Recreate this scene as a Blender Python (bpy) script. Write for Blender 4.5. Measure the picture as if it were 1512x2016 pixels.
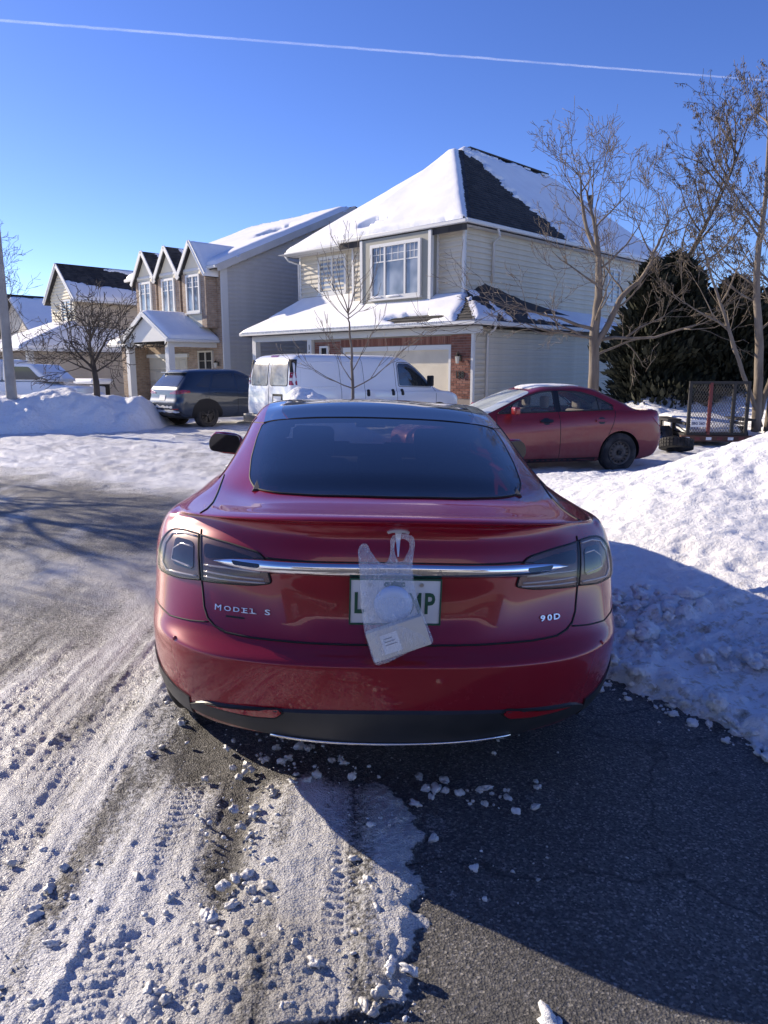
import bpy, bmesh, math, random
import numpy as np
from mathutils import Vector, Matrix
from mathutils.bvhtree import BVHTree
from mathutils.geometry import delaunay_2d_cdt

R = math.radians
for _o in list(bpy.data.objects):
    bpy.data.objects.remove(_o)
scene = bpy.context.scene
C = scene.collection

# ------------------------------------------------------------------ camera
cam_d = bpy.data.cameras.new('camera')
cam_d.sensor_fit = 'VERTICAL'
cam_d.sensor_height = 36.0
cam_d.lens = 36.0 * 1470.0 / 2016.0
cam_d.clip_start = 0.05
cam_d.clip_end = 60000.0
cam = bpy.data.objects.new('camera', cam_d)
C.objects.link(cam)
cam.location = (0.0, 0.0, 1.6)
cam.rotation_euler = (R(90.0 - 10.75), 0.0, 0.0)
scene.camera = cam

# ------------------------------------------------------------------ sky, sun, exposure
SUN_AZ = 58.0      # degrees from +Y towards -X
SUN_EL = 22.0
world = bpy.data.worlds.new('World')
scene.world = world
world.use_nodes = True
wn = world.node_tree.nodes
wl = world.node_tree.links
bg = wn['Background']
sky = wn.new('ShaderNodeTexSky')
sky.sky_type = 'NISHITA'
sky.sun_disc = False
sky.sun_elevation = R(SUN_EL)
sky.sun_rotation = R(-SUN_AZ)
sky.altitude = 1000.0
sky.air_density = 0.8
sky.dust_density = 0.22
sky.ozone_density = 3.0
hsv = wn.new('ShaderNodeHueSaturation')
hsv.inputs['Saturation'].default_value = 1.17
hsv.inputs['Hue'].default_value = 0.52
wl.new(sky.outputs['Color'], hsv.inputs['Color'])
wl.new(hsv.outputs['Color'], bg.inputs['Color'])
bg.inputs['Strength'].default_value = 0.12
sun_d = bpy.data.lights.new('sun', 'SUN')
sun_d.energy = 4.4
sun_d.angle = R(0.5)
sun_d.color = (1.0, 0.86, 0.67)
sun = bpy.data.objects.new('sun', sun_d)
C.objects.link(sun)
_sd = Vector((-math.sin(R(SUN_AZ)) * math.cos(R(SUN_EL)), math.cos(R(SUN_AZ)) * math.cos(R(SUN_EL)), math.sin(R(SUN_EL))))
sun.rotation_euler = _sd.to_track_quat('Z', 'Y').to_euler()
sun.location = (-20, 15, 20)
vs = scene.view_settings
vs.view_transform = 'Standard'
vs.look = 'None'
vs.exposure = 0.80
vs.gamma = 1.0
vs.use_curve_mapping = False
scene.cycles.max_bounces = 8
scene.cycles.transparent_max_bounces = 16

# ------------------------------------------------------------------ helpers
def link(o, parent=None):
    C.objects.link(o)
    if parent is not None:
        o.parent = parent
    return o

def thing(name, label, cat, loc=(0, 0, 0), rotz=0.0, group=None):
    o = bpy.data.objects.new(name, None)
    o.empty_display_size = 0.2
    link(o)
    o.location = loc
    o.rotation_euler = (0, 0, rotz)
    o['label'] = label
    o['category'] = cat
    if group:
        o['group'] = group
    return o

def tag(o, label=None, cat=None, group=None, kind=None):
    if label: o['label'] = label
    if cat: o['category'] = cat
    if group: o['group'] = group
    if kind: o['kind'] = kind
    return o

def mk(name, v, f, mat=None, parent=None, smooth=False, kind=None, sharp=None):
    me = bpy.data.meshes.new(name)
    me.from_pydata([tuple(p) for p in v], [], [tuple(q) for q in f])
    if mat is not None:
        me.materials.append(mat)
    if smooth:
        me.polygons.foreach_set('use_smooth', [True] * len(me.polygons))
        if sharp is not None:
            me.set_sharp_from_angle(angle=R(sharp))
    me.update()
    o = bpy.data.objects.new(name, me)
    link(o, parent)
    if kind:
        o['kind'] = kind
    return o

def inst(name, me, parent=None, loc=(0, 0, 0), rot=None, scale=None):
    o = bpy.data.objects.new(name, me)
    link(o, parent)
    o.location = loc
    if rot is not None: o.rotation_euler = rot
    if scale is not None: o.scale = scale
    return o

def copy_tree(o, parent=None):
    c = o.copy()
    C.objects.link(c)
    c.parent = parent
    for ch in o.children:
        copy_tree(ch, c)
    return c

class MB:
    """collects simple solids into one vertex / face list"""
    def __init__(s):
        s.v = []; s.f = []
    def add(s, v, f):
        n = len(s.v)
        s.v += [tuple(p) for p in v]
        s.f += [tuple(i + n for i in q) for q in f]
        return s
    def box(s, x0, x1, y0, y1, z0, z1):
        return s.add([(x0, y0, z0), (x1, y0, z0), (x1, y1, z0), (x0, y1, z0), (x0, y0, z1), (x1, y0, z1), (x1, y1, z1), (x0, y1, z1)],
                     [(3, 2, 1, 0), (4, 5, 6, 7), (0, 1, 5, 4), (1, 2, 6, 5), (2, 3, 7, 6), (3, 0, 4, 7)])
    def bar(s, a, b, w, h, up=(0, 0, 1)):
        a = Vector(a); b = Vector(b); d = (b - a).normalized()
        u = Vector(up)
        x = d.cross(u)
        if x.length < 1e-5: x = d.cross(Vector((1, 0, 0)))
        x.normalize(); y = x.cross(d).normalized()
        pts = []
        for p in (a, b):
            for sx, sy in ((-1, -1), (1, -1), (1, 1), (-1, 1)):
                pts.append(p + x * (sx * w / 2) + y * (sy * h / 2))
        return s.add(pts, [(0, 1, 2, 3), (7, 6, 5, 4), (0, 4, 5, 1), (1, 5, 6, 2), (2, 6, 7, 3), (3, 7, 4, 0)])
    def tube(s, pts, rad, n=8, closed=False):
        pts = [Vector(p) for p in pts]
        rads = rad if hasattr(rad, '__len__') else [rad] * len(pts)
        m = len(pts)
        vs_ = []; fs = []
        prev = None
        for i, p in enumerate(pts):
            if closed:
                d = pts[(i + 1) % m] - pts[i - 1]
            else:
                d = pts[min(i + 1, m - 1)] - pts[max(i - 1, 0)]
            if d.length < 1e-9: d = Vector((0, 0, 1))
            d.normalize()
            if prev is None:
                a = d.cross(Vector((0, 0, 1)))
                if a.length < 0.1: a = d.cross(Vector((1, 0, 0)))
            else:
                a = prev - d * prev.dot(d)
                if a.length < 1e-6: a = d.cross(Vector((1, 0, 0)))
            a.normalize(); prev = a
            b = d.cross(a)
            for k in range(n):
                t = 2 * math.pi * k / n
                vs_.append(p + (a * math.cos(t) + b * math.sin(t)) * rads[i])
        rng = m if closed else m - 1
        for i in range(rng):
            j = (i + 1) % m
            for k in range(n):
                k2 = (k + 1) % n
                fs.append((i * n + k, i * n + k2, j * n + k2, j * n + k))
        if not closed:
            fs.append(tuple(range(n - 1, -1, -1)))
            fs.append(tuple(range((m - 1) * n, m * n)))
        return s.add(vs_, fs)
    def prism(s, poly, a, b, axis='x'):
        """poly: 2-D outline, extruded between a and b along axis"""
        n = len(poly)
        def P(p, t):
            return {'x': (t, p[0], p[1]), 'y': (p[0], t, p[1]), 'z': (p[0], p[1], t)}[axis]
        v = [P(p, a) for p in poly] + [P(p, b) for p in poly]
        f = [tuple(range(n - 1, -1, -1)), tuple(range(n, 2 * n))]
        f += [(i, (i + 1) % n, n + (i + 1) % n, n + i) for i in range(n)]
        return s.add(v, f)
    def lathe(s, prof, n=24, axis='x', cx=0, cy=0, cz=0):
        """prof: list of (t along axis, radius)"""
        v = []; f = []
        for t, r in prof:
            for k in range(n):
                a = 2 * math.pi * k / n
                c_, s_ = math.cos(a) * r, math.sin(a) * r
                v.append({'x': (cx + t, cy + c_, cz + s_), 'y': (cx + c_, cy + t, cz + s_), 'z': (cx + c_, cy + s_, cz + t)}[axis])
        for i in range(len(prof) - 1):
            for k in range(n):
                k2 = (k + 1) % n
                f.append((i * n + k, i * n + k2, (i + 1) * n + k2, (i + 1) * n + k))
        return s.add(v, f)
    def build(s, name, mat, parent=None, smooth=False, kind=None, sharp=None):
        o = mk(name, s.v, s.f, mat, parent, smooth, kind, sharp)
        bm = bmesh.new(); bm.from_mesh(o.data)
        bmesh.ops.recalc_face_normals(bm, faces=bm.faces)
        bm.to_mesh(o.data); bm.free()
        return o

def bevel(o, w, seg=2):
    bm = bmesh.new(); bm.from_mesh(o.data)
    bmesh.ops.remove_doubles(bm, verts=bm.verts, dist=1e-5)
    bmesh.ops.bevel(bm, geom=[e for e in bm.edges if len(e.link_faces) == 2 and e.calc_face_angle(0) > 0.5], offset=w, segments=seg, profile=0.5, affect='EDGES')
    bm.to_mesh(o.data); bm.free()
    o.data.polygons.foreach_set('use_smooth', [True] * len(o.data.polygons))
    o.data.set_sharp_from_angle(angle=R(40))
    return o

# --------------------------------------------------- vectorised value noise
def _hash(ix, iy, seed):
    h = (ix.astype(np.int64) * 374761393 + iy.astype(np.int64) * 668265263 + seed * 974711) & 0xffffffff
    h = ((h ^ (h >> 13)) * 1274126177) & 0xffffffff
    h = (h ^ (h >> 16)) & 0xffff
    return h / 65535.0

def vnoise(x, y, seed=0):
    x = np.asarray(x, float); y = np.asarray(y, float)
    ix = np.floor(x); iy = np.floor(y)
    fx = x - ix; fy = y - iy
    fx = fx * fx * fx * (fx * (fx * 6 - 15) + 10); fy = fy * fy * fy * (fy * (fy * 6 - 15) + 10)
    a = _hash(ix, iy, seed); b = _hash(ix + 1, iy, seed); c = _hash(ix, iy + 1, seed); d = _hash(ix + 1, iy + 1, seed)
    return (a + (b - a) * fx) * (1 - fy) + (c + (d - c) * fx) * fy

def fbm(x, y, seed=0, octs=4, gain=0.5):
    s = 0; a = 1; t = 0
    for k in range(octs):
        s = s + a * vnoise(np.asarray(x) * 2 ** k + 17.3 * k, np.asarray(y) * 2 ** k - 9.1 * k, seed + k); t += a; a *= gain
    return s / t

def worley(x, y, seed=0):
    """distance to nearest jittered cell point (0..~1)"""
    x = np.asarray(x, float); y = np.asarray(y, float)
    ix = np.floor(x); iy = np.floor(y)
    best = np.full(x.shape, 9.0)
    for dx in (-1, 0, 1):
        for dy in (-1, 0, 1):
            cx = ix + dx; cy = iy + dy
            px = cx + _hash(cx, cy, seed); py = cy + _hash(cx, cy, seed + 77)
            best = np.minimum(best, (px - x) ** 2 + (py - y) ** 2)
    return np.sqrt(best)

def sstep(a, b, x):
    t = np.clip((np.asarray(x, float) - a) / (b - a), 0, 1)
    return t * t * (3 - 2 * t)

def grid_mesh(name, X, Y, Z, mat, parent=None, attrs=None, keep=None, kind=None, smooth=True):
    """X, Y, Z: 2-D arrays; keep: boolean per vertex"""
    n, m = X.shape
    idx = np.arange(n * m).reshape(n, m)
    q = np.stack([idx[:-1, :-1], idx[:-1, 1:], idx[1:, 1:], idx[1:, :-1]], -1).reshape(-1, 4)
    vv = np.stack([X, Y, Z], -1).reshape(-1, 3)
    # face up
    e1 = vv[q[:, 1]] - vv[q[:, 0]]; e2 = vv[q[:, 3]] - vv[q[:, 0]]
    if np.mean(e1[:, 0] * e2[:, 1] - e1[:, 1] * e2[:, 0]) < 0:
        q = q[:, ::-1]
    used = None
    if keep is not None:
        k = keep.reshape(-1)
        q = q[k[q].any(axis=1)]
        used = np.unique(q)
        remap = np.zeros(n * m, int); remap[used] = np.arange(len(used))
        q = remap[q]; vv = vv[used]
    me = bpy.data.meshes.new(name)
    me.vertices.add(len(vv)); me.vertices.foreach_set('co', vv.astype(np.float32).ravel())
    me.loops.add(q.size); me.loops.foreach_set('vertex_index', q.astype(np.int32).ravel())
    me.polygons.add(len(q)); me.polygons.foreach_set('loop_start', np.arange(0, q.size, 4, dtype=np.int32))
    me.polygons.foreach_set('use_smooth', np.full(len(q), smooth))
    me.update(calc_edges=True)
    if attrs:
        for an, av in attrs.items():
            a = me.attributes.new(an, 'FLOAT', 'POINT')
            av = av.reshape(-1)
            if used is not None: av = av[used]
            a.data.foreach_set('value', av.astype(np.float32))
    me.materials.append(mat)
    me.validate()
    o = bpy.data.objects.new(name, me)
    link(o, parent)
    if kind: o['kind'] = kind
    return o

# ------------------------------------------------------------------ materials
def mat(name, col, rough=0.6, metal=0.0, coat=0.0, coat_rough=0.03, spec=0.5, trans=0.0, alpha=1.0, emit=None, sss=0.0):
    m = bpy.data.materials.new(name)
    m.use_nodes = True
    b = m.node_tree.nodes['Principled BSDF']
    b.inputs['Base Color'].default_value = (*col, 1)
    b.inputs['Roughness'].default_value = rough
    b.inputs['Metallic'].default_value = metal
    b.inputs['Coat Weight'].default_value = coat
    b.inputs['Coat Roughness'].default_value = coat_rough
    b.inputs['Specular IOR Level'].default_value = spec
    b.inputs['Transmission Weight'].default_value = trans
    b.inputs['Alpha'].default_value = alpha
    return m

def nd(m, t, **kw):
    n = m.node_tree.nodes.new(t)
    for k, v in kw.items():
        if k in n.inputs: n.inputs[k].default_value = v
        else: setattr(n, k, v)
    return n

def lk(m, a, b):
    m.node_tree.links.new(a, b)

def bs(m):
    return m.node_tree.nodes['Principled BSDF']

def ramp(m, src, stops):
    r = nd(m, 'ShaderNodeValToRGB')
    e = r.color_ramp.elements
    while len(e) < len(stops): e.new(0.5)
    for k, (p, c) in enumerate(stops):
        e[k].position = p; e[k].color = (*c, 1) if len(c) == 3 else c
    lk(m, src, r.inputs['Fac'])
    return r

def tco(m, scale=(1, 1, 1), kind='Object'):
    t = nd(m, 'ShaderNodeTexCoord'); mp = nd(m, 'ShaderNodeMapping')
    mp.inputs['Scale'].default_value = scale
    lk(m, t.outputs[kind], mp.inputs['Vector'])
    return mp.outputs['Vector']

def noise(m, vec, scale, detail=4, rough=0.55):
    n = nd(m, 'ShaderNodeTexNoise')
    n.inputs['Scale'].default_value = scale; n.inputs['Detail'].default_value = detail; n.inputs['Roughness'].default_value = rough
    lk(m, vec, n.inputs['Vector'])
    return n.outputs['Fac']

def bumpy(m, src, strength, dist=0.01, prev=None):
    b = nd(m, 'ShaderNodeBump')
    b.inputs['Strength'].default_value = strength; b.inputs['Distance'].default_value = dist
    lk(m, src, b.inputs['Height'])
    if prev is not None: lk(m, prev, b.inputs['Normal'])
    lk(m, b.outputs['Normal'], bs(m).inputs['Normal'])
    return b.outputs['Normal']

def vary(m, c1, c2, scale, lo=0.35, hi=0.65, stretch=(1, 1, 1), detail=4):
    """base colour varied between two tones by noise"""
    v = tco(m, stretch)
    r = ramp(m, noise(m, v, scale, detail), [(lo, c1), (hi, c2)])
    lk(m, r.outputs['Color'], bs(m).inputs['Base Color'])
    return v, r

M = {}
def new(name, *a, **k):
    M[name] = mat(name, *a, **k)
    return M[name]

m = new('snow', (0.82, 0.83, 0.85), 0.55, spec=0.3)
v, r = vary(m, (0.74, 0.75, 0.77), (0.87, 0.88, 0.89), 3.0, 0.3, 0.7)
n1 = bumpy(m, noise(m, v, 50, 6, 0.7), 0.6, 0.02)
bumpy(m, noise(m, v, 9, 5, 0.6), 0.5, 0.10, n1)

m = new('roof_snow', (0.88, 0.88, 0.89), 0.6, spec=0.25)
v, r = vary(m, (0.84, 0.84, 0.86), (0.90, 0.90, 0.91), 1.5)
bumpy(m, noise(m, v, 14, 4), 0.25, 0.03)

# snow bank: white, with dirty lumps where the plough left them
m = new('bank_snow', (0.82, 0.83, 0.85), 0.5, spec=0.35)
v = tco(m)
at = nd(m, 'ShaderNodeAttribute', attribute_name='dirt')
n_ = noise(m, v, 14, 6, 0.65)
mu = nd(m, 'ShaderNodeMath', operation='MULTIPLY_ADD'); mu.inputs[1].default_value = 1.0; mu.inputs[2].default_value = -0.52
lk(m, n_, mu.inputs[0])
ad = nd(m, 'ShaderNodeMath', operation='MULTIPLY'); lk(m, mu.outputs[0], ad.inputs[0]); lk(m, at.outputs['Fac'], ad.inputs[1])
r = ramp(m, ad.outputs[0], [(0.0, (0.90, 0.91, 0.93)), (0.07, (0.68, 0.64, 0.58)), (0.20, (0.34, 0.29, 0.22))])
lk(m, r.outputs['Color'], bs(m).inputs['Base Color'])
n1 = bumpy(m, noise(m, v, 55, 6, 0.7), 0.75, 0.02)
bumpy(m, noise(m, v, 13, 6, 0.65), 0.65, 0.06, n1)

# driveway / road: asphalt with aggregate, slush over it by attribute
m = new('road_surface', (0.05, 0.05, 0.05), 0.75)
v = tco(m)
vor = nd(m, 'ShaderNodeTexVoronoi'); vor.inputs['Scale'].default_value = 135; lk(m, v, vor.inputs['Vector'])
vor2 = nd(m, 'ShaderNodeTexVoronoi'); vor2.inputs['Scale'].default_value = 60; lk(m, v, vor2.inputs['Vector'])
sep = nd(m, 'ShaderNodeSeparateColor'); lk(m, vor.outputs['Color'], sep.inputs['Color'])
agg = ramp(m, sep.outputs[0], [(0.0, (0.045, 0.046, 0.049)), (0.55, (0.108, 0.107, 0.108)), (0.88, (0.18, 0.176, 0.170)), (1.0, (0.36, 0.35, 0.33))])
lowf = ramp(m, noise(m, v, 1.6, 5), [(0.3, (0.7, 0.7, 0.72)), (0.7, (1.25, 1.22, 1.18))])
mx = nd(m, 'ShaderNodeMix', data_type='RGBA', blend_type='MULTIPLY'); mx.inputs['Factor'].default_value = 1
lk(m, agg.outputs['Color'], mx.inputs['A']); lk(m, lowf.outputs['Color'], mx.inputs['B'])
cd = nd(m, 'ShaderNodeTexVoronoi', feature='DISTANCE_TO_EDGE'); cd.inputs['Scale'].default_value = 0.8
wv = nd(m, 'ShaderNodeTexNoise'); wv.inputs['Scale'].default_value = 3.0; wv.inputs['Detail'].default_value = 6; lk(m, v, wv.inputs['Vector'])
wa = nd(m, 'ShaderNodeMix', data_type='RGBA', blend_type='LINEAR_LIGHT'); wa.inputs['Factor'].default_value = 0.25
lk(m, v, wa.inputs['A']); lk(m, wv.outputs['Color'], wa.inputs['B']); lk(m, wa.outputs['Result'], cd.inputs['Vector'])
crk = ramp(m, cd.outputs['Distance'], [(0.0, (0.35, 0.35, 0.35)), (0.010, (1, 1, 1))])
mxc = nd(m, 'ShaderNodeMix', data_type='RGBA', blend_type='MULTIPLY'); mxc.inputs['Factor'].default_value = 1
lk(m, mx.outputs['Result'], mxc.inputs['A']); lk(m, crk.outputs['Color'], mxc.inputs['B'])
sat = nd(m, 'ShaderNodeAttribute', attribute_name='snow')
dat = nd(m, 'ShaderNodeAttribute', attribute_name='dirt')
nz = noise(m, v, 55, 6, 0.7)
nzs = nd(m, 'ShaderNodeMath', operation='MULTIPLY_ADD'); nzs.inputs[1].default_value = 1.1; nzs.inputs[2].default_value = -0.55
lk(m, nz, nzs.inputs[0])
sm = nd(m, 'ShaderNodeMath', operation='ADD'); lk(m, nzs.outputs[0], sm.inputs[0]); lk(m, sat.outputs['Fac'], sm.inputs[1])
cov = ramp(m, sm.outputs[0], [(0.38, (0, 0, 0)), (0.66, (1, 1, 1))])
slc = ramp(m, dat.outputs['Fac'], [(0.0, (0.80, 0.81, 0.83)), (0.5, (0.50, 0.485, 0.46)), (1.0, (0.22, 0.205, 0.185))])
mx2 = nd(m, 'ShaderNodeMix', data_type='RGBA'); lk(m, cov.outputs['Color'], mx2.inputs['Factor'])
lk(m, mxc.outputs['Result'], mx2.inputs['A']); lk(m, slc.outputs['Color'], mx2.inputs['B'])
lk(m, mx2.outputs['Result'], bs(m).inputs['Base Color'])
rr = ramp(m, cov.outputs['Color'], [(0, (0.62,) * 3), (1, (0.38,) * 3)])
lk(m, rr.outputs['Color'], bs(m).inputs['Roughness'])
n1 = bumpy(m, vor.outputs['Distance'], 0.9, 0.008)
n2 = bumpy(m, vor2.outputs['Distance'], 0.35, 0.008, n1)
bumpy(m, noise(m, v, 75, 6, 0.75), 0.85, 0.012, n2)

m = new('ice_chunk', (0.6, 0.59, 0.57), 0.30, spec=0.5)
v, r = vary(m, (0.36, 0.345, 0.32), (0.74, 0.74, 0.74), 9, 0.3, 0.7)
bumpy(m, noise(m, v, 60, 4), 0.5, 0.01)

# ------------------------------------------------------------------ ground, road and driveway
def ground_z(x, y):
    return 0.0

gs = 900.0
mk('ground', [(-gs, -gs, -0.06), (gs, -gs, -0.06), (gs, gs, -0.06), (-gs, gs, -0.06)], [(0, 1, 2, 3)], M['snow'], kind='structure')

def near_ground():
    rows = np.concatenate([np.exp(np.linspace(math.log(1.15), math.log(6.0), 470))[:-1], np.exp(np.linspace(math.log(6.0), math.log(30.0), 210))])
    us = np.linspace(-0.92, 0.92, 860)
    Y, U = np.meshgrid(rows, us, indexing='ij')
    X = U * (Y + 0.3)
    # ---- slush cover on the drive: left of a ragged edge
    edge = 0.07 + 0.10 * (fbm(Y * 2.2, Y * 0 + 3, 5, 3) - 0.5) * 2 - 0.42 * sstep(2.45, 3.3, Y) - 0.10 * sstep(1.95, 1.5, Y)
    lip = (fbm(X * 9, Y * 9, 11, 4, 0.65) - 0.5) * 0.17
    dist = edge - X + lip
    slush = sstep(0.0, 0.035, dist)
    # small slush heap at the very front, beyond a cut
    gap = np.abs((Y - 1.62) - 0.30 * (X - 0.05)) < 0.022
    slush = np.where((X > -0.30) & gap, 0.0, slush)
    # road further on: a thin scraped cover; the wheel ruts run along y
    road = sstep(-1.15, -1.9, X + 0.10 * (Y - 4)) * sstep(3.4, 5.0, Y + 0.5 * (fbm(X * 1.4, Y * 1.4, 8, 3) - 0.5))
    streak = fbm(X * 3.2 + 0.25 * Y, Y * 0.7, 21, 4)
    fine = fbm(X * 26, Y * 26, 31, 3)
    med = fbm(X * 6, Y * 6, 41, 3)
    cov_drive = slush * (0.65 + 0.50 * (streak - 0.45) + 0.75 * (fbm(X * 11 + 0.4 * Y, Y * 0.5, 22, 4) - 0.5) + 0.30 * (med - 0.5))
    # dark churned band behind the left wheel
    band = np.exp(-((X + 0.50 + 0.05 * np.sin(Y * 3)) / 0.10) ** 2) * sstep(1.75, 2.2, Y) * sstep(3.2, 2.9, Y)
    band2 = np.exp(-((X + 0.30) / 0.16) ** 2) * sstep(2.15, 1.75, Y)
    band3 = np.exp(-((X + 1.00 - 0.12 * (Y - 2.2)) / 0.10) ** 2) * sstep(1.6, 1.9, Y) * sstep(3.0, 2.4, Y)
    cov_drive = cov_drive - 0.55 * band * (0.4 + 1.2 * med) - 0.22 * band2 - 0.14 * band3
    cov_road = 0.56 + 0.55 * (streak - 0.5) + 0.22 * (fbm(X * 1.3, Y * 1.3, 51, 4) - 0.5)
    # bare asphalt sweep on the road, packed snow beyond it
    sweep = np.exp(-((Y - (9.6 - 0.55 * (X + 4.2))) / 1.5) ** 2) * sstep(-1.2, -2.6, X)
    sweep2 = np.exp(-((Y - 7.0) / 0.5) ** 2) * sstep(-1.2, -2.4, X) * sstep(-5.0, -3.4, X)
    far_snow = sstep(9.6, 11.6, Y + 0.62 * (X + 4.2) + 0.7 * (fbm(X * 0.9, Y * 0.9, 61, 3) - 0.5))
    cov_road = cov_road + 0.22 * (fbm(X * 9, Y * 9, 53, 3) - 0.5) - 0.26 * sweep - 0.08 * sweep2
    S = cov_drive * (1 - road) + cov_road * road
    S = S * (1 - far_snow) + (0.74 + 0.55 * (fbm(X * 1.0, Y * 2.2, 71, 4) - 0.45) + 0.3 * (fbm(X * 5, Y * 9, 72, 3) - 0.5)) * far_snow
    # beyond the parked car, right of it and ahead: packed snow on the far drive
    ahead = sstep(6.5, 8.0, Y) * sstep(-1.2, -0.6, X)
    S = S * (1 - ahead) + (0.85 + 0.3 * (med - 0.5)) * ahead
    # thin shadow-side frost on the dry asphalt
    dry = (1 - slush) * sstep(0.0, 0.2, X) * (1 - ahead)
    blot = sstep(0.64, 0.80, fbm(X * 2.6, Y * 4.5, 81, 4)) * sstep(0.5, 1.1, X) * sstep(2.6, 1.9, Y)
    S = np.where(dry > 0.5, 0.02 + 0.26 * blot + 0.42 * sstep(0.70, 0.78, fbm(X * 7, Y * 7, 91, 3)) * sstep(3.6, 2.6, Y) * sstep(1.05, 0.4, X) * sstep(2.05, 2.5, Y), S)
    under = sstep(2.55, 2.85, Y) * sstep(-1.0, -0.75, X) * sstep(1.02, 0.85, X) * sstep(7.6, 7.0, Y)
    S = S * (1 - 0.8 * under)
    S = np.clip(S, 0, 1)
    D = np.clip(0.34 + 0.9 * (fbm(X * 2.2, Y * 1.2, 101, 4) - 0.5) + 0.35 * road * (1 - far_snow) + 0.35 * band - 0.30 * far_snow + 0.25 * band2, 0.02, 0.9)
    D = D * (1 - ahead) + 0.05 * ahead
    # ---- relief
    lumps = np.clip(0.62 - worley(X * 24, Y * 24, 7), 0, 1) * sstep(0.45, 0.72, fbm(X * 5, Y * 5, 111, 3) + 0.20 * band)
    big = np.clip(0.55 - worley(X * 11, Y * 11, 9), 0, 1) * sstep(0.52, 0.70, fbm(X * 3.2, Y * 3.2, 121, 3) + 0.22 * band)
    near = sstep(5.5, 3.5, Y)
    gr1 = np.clip(0.75 - worley(X * 42, Y * 42, 17), 0, 1)
    gr2 = np.clip(0.75 - worley(X * 75, Y * 75, 18), 0, 1)
    patch = sstep(0.35, 0.65, fbm(X * 2.5, Y * 2.0, 19, 3))
    Z = slush * (0.004 + 0.024 * sstep(0.0, 0.16, dist)) * (1 - road)
    Z = Z + slush * (1 - road) * (0.016 * (med - 0.5) + 0.010 * (fine - 0.5) + 0.034 * (fbm(X * 9 + 0.4 * Y, Y * 0.5, 131, 4) - 0.5))
    Z = Z + slush * near * (1 - 0.7 * road) * (0.016 * lumps * patch + 0.034 * big * patch + (0.0045 * gr1 + 0.004 * gr2) * (0.25 + 0.9 * patch))
    # tyre tread bars pressed along the ruts
    tread = (np.sin(Y * 2 * math.pi / 0.035 + 3 * np.sin(X * 30)) > 0.2) * 0.0045
    for tx, w in ((-0.74, 0.09), (-1.25, 0.10), (-0.16, 0.08), (-1.75, 0.10)):
        rut = np.exp(-((X - tx - 0.05 * (fbm(Y, Y * 0, 3, 2) - 0.5)) / w) ** 4)
        vis = sstep(0.48, 0.66, fbm(X * 2, Y * 1.5, 141, 3))
        Z = Z + slush * near * rut * (tread * vis - 0.007)
        Z = Z + slush * near * 0.010 * np.exp(-((np.abs(X - tx) - w * 1.25) / 0.03) ** 2) * vis
    Z = Z - 0.030 * band * slush
    Z = Z + road * (1 - far_snow) * (0.010 * (med - 0.5) + 0.006 * (fine - 0.5) + 0.012 * (streak - 0.5))
    lum_f = fbm(X * 2.2, Y * 2.2, 151, 4) - 0.5
    Z = Z + far_snow * (0.09 * lum_f + 0.05 * (fbm(X * 6, Y * 6, 152, 3) - 0.5) + 0.10 * np.abs(fbm(X * 0.8 + Y * 0.5, Y * 1.6, 161, 4) - 0.5))
    Z = Z + ahead * (0.05 * (fbm(X * 1.5, Y * 1.5, 171, 4) - 0.5) + 0.03)
    Z = Z + 0.002 * (fbm(X * 40, Y * 40, 181, 2) - 0.5)
    Z = Z * (1 - 0.75 * under)
    # flat coarse asphalt at right
    grid_mesh('driveway', X, Y, Z, M['road_surface'], attrs={'snow': S, 'dirt': D}, kind='structure')
    return X, Y, Z, S, band, slush
_g = near_ground()
mk('driveway', [(-2.6, -13.0, -0.004), (3.4, -13.0, -0.004), (3.4, 1.25, -0.004), (-2.6, 1.25, -0.004)], [(0, 1, 2, 3)], M['road_surface'], kind='structure')

def clump_mesh(rng, sub):
    """a lumpy crumb of refrozen slush"""
    bm = bmesh.new()
    bmesh.ops.create_icosphere(bm, subdivisions=sub, radius=1.0)
    V = np.array([tuple(v_.co) for v_ in bm.verts]); F = [tuple(v_.index for v_ in f.verts) for f in bm.faces]
    bm.free()
    sd = rng.randrange(10 ** 6)
    n = (fbm(V[:, 0] * 1.1 + V[:, 2] * .7 + 5, V[:, 1] * 1.1 - V[:, 2] * .6 + 9, sd, 2) - .5) * 1.5 + (fbm(V[:, 0] * 3.1 + V[:, 2] * 1.7, V[:, 1] * 3.1 - V[:, 2] * 2.2, sd + 3, 2) - .5) * 0.9
    V = V * (1 + n)[:, None] * np.array([rng.uniform(.8, 1.35), rng.uniform(.7, 1.0), rng.uniform(.55, .8)])
    return V, F

def scatter_chunks(name, pts, mat_, seed):
    """pts: (x, y, z, size)"""
    rng = random.Random(seed)
    small = [clump_mesh(rng, 1) for _ in range(10)]
    large = [clump_mesh(rng, 3) for _ in range(10)]
    v = []; f = []; n = 0
    for x, y, z, s in pts:
        V, F = (large if s > .013 else small)[rng.randrange(10)]
        a = rng.uniform(0, 6.28); c_, s_ = math.cos(a), math.sin(a)
        P = V * s
        Q = np.stack([x + P[:, 0] * c_ - P[:, 1] * s_, y + P[:, 0] * s_ + P[:, 1] * c_, z + P[:, 2]], 1)
        v.append(Q); f += [(i + n, j + n, k + n) for i, j, k in F]
        n += len(Q)
    return mk(name, np.concatenate(v).tolist(), f, mat_, smooth=True, kind='stuff')

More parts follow.
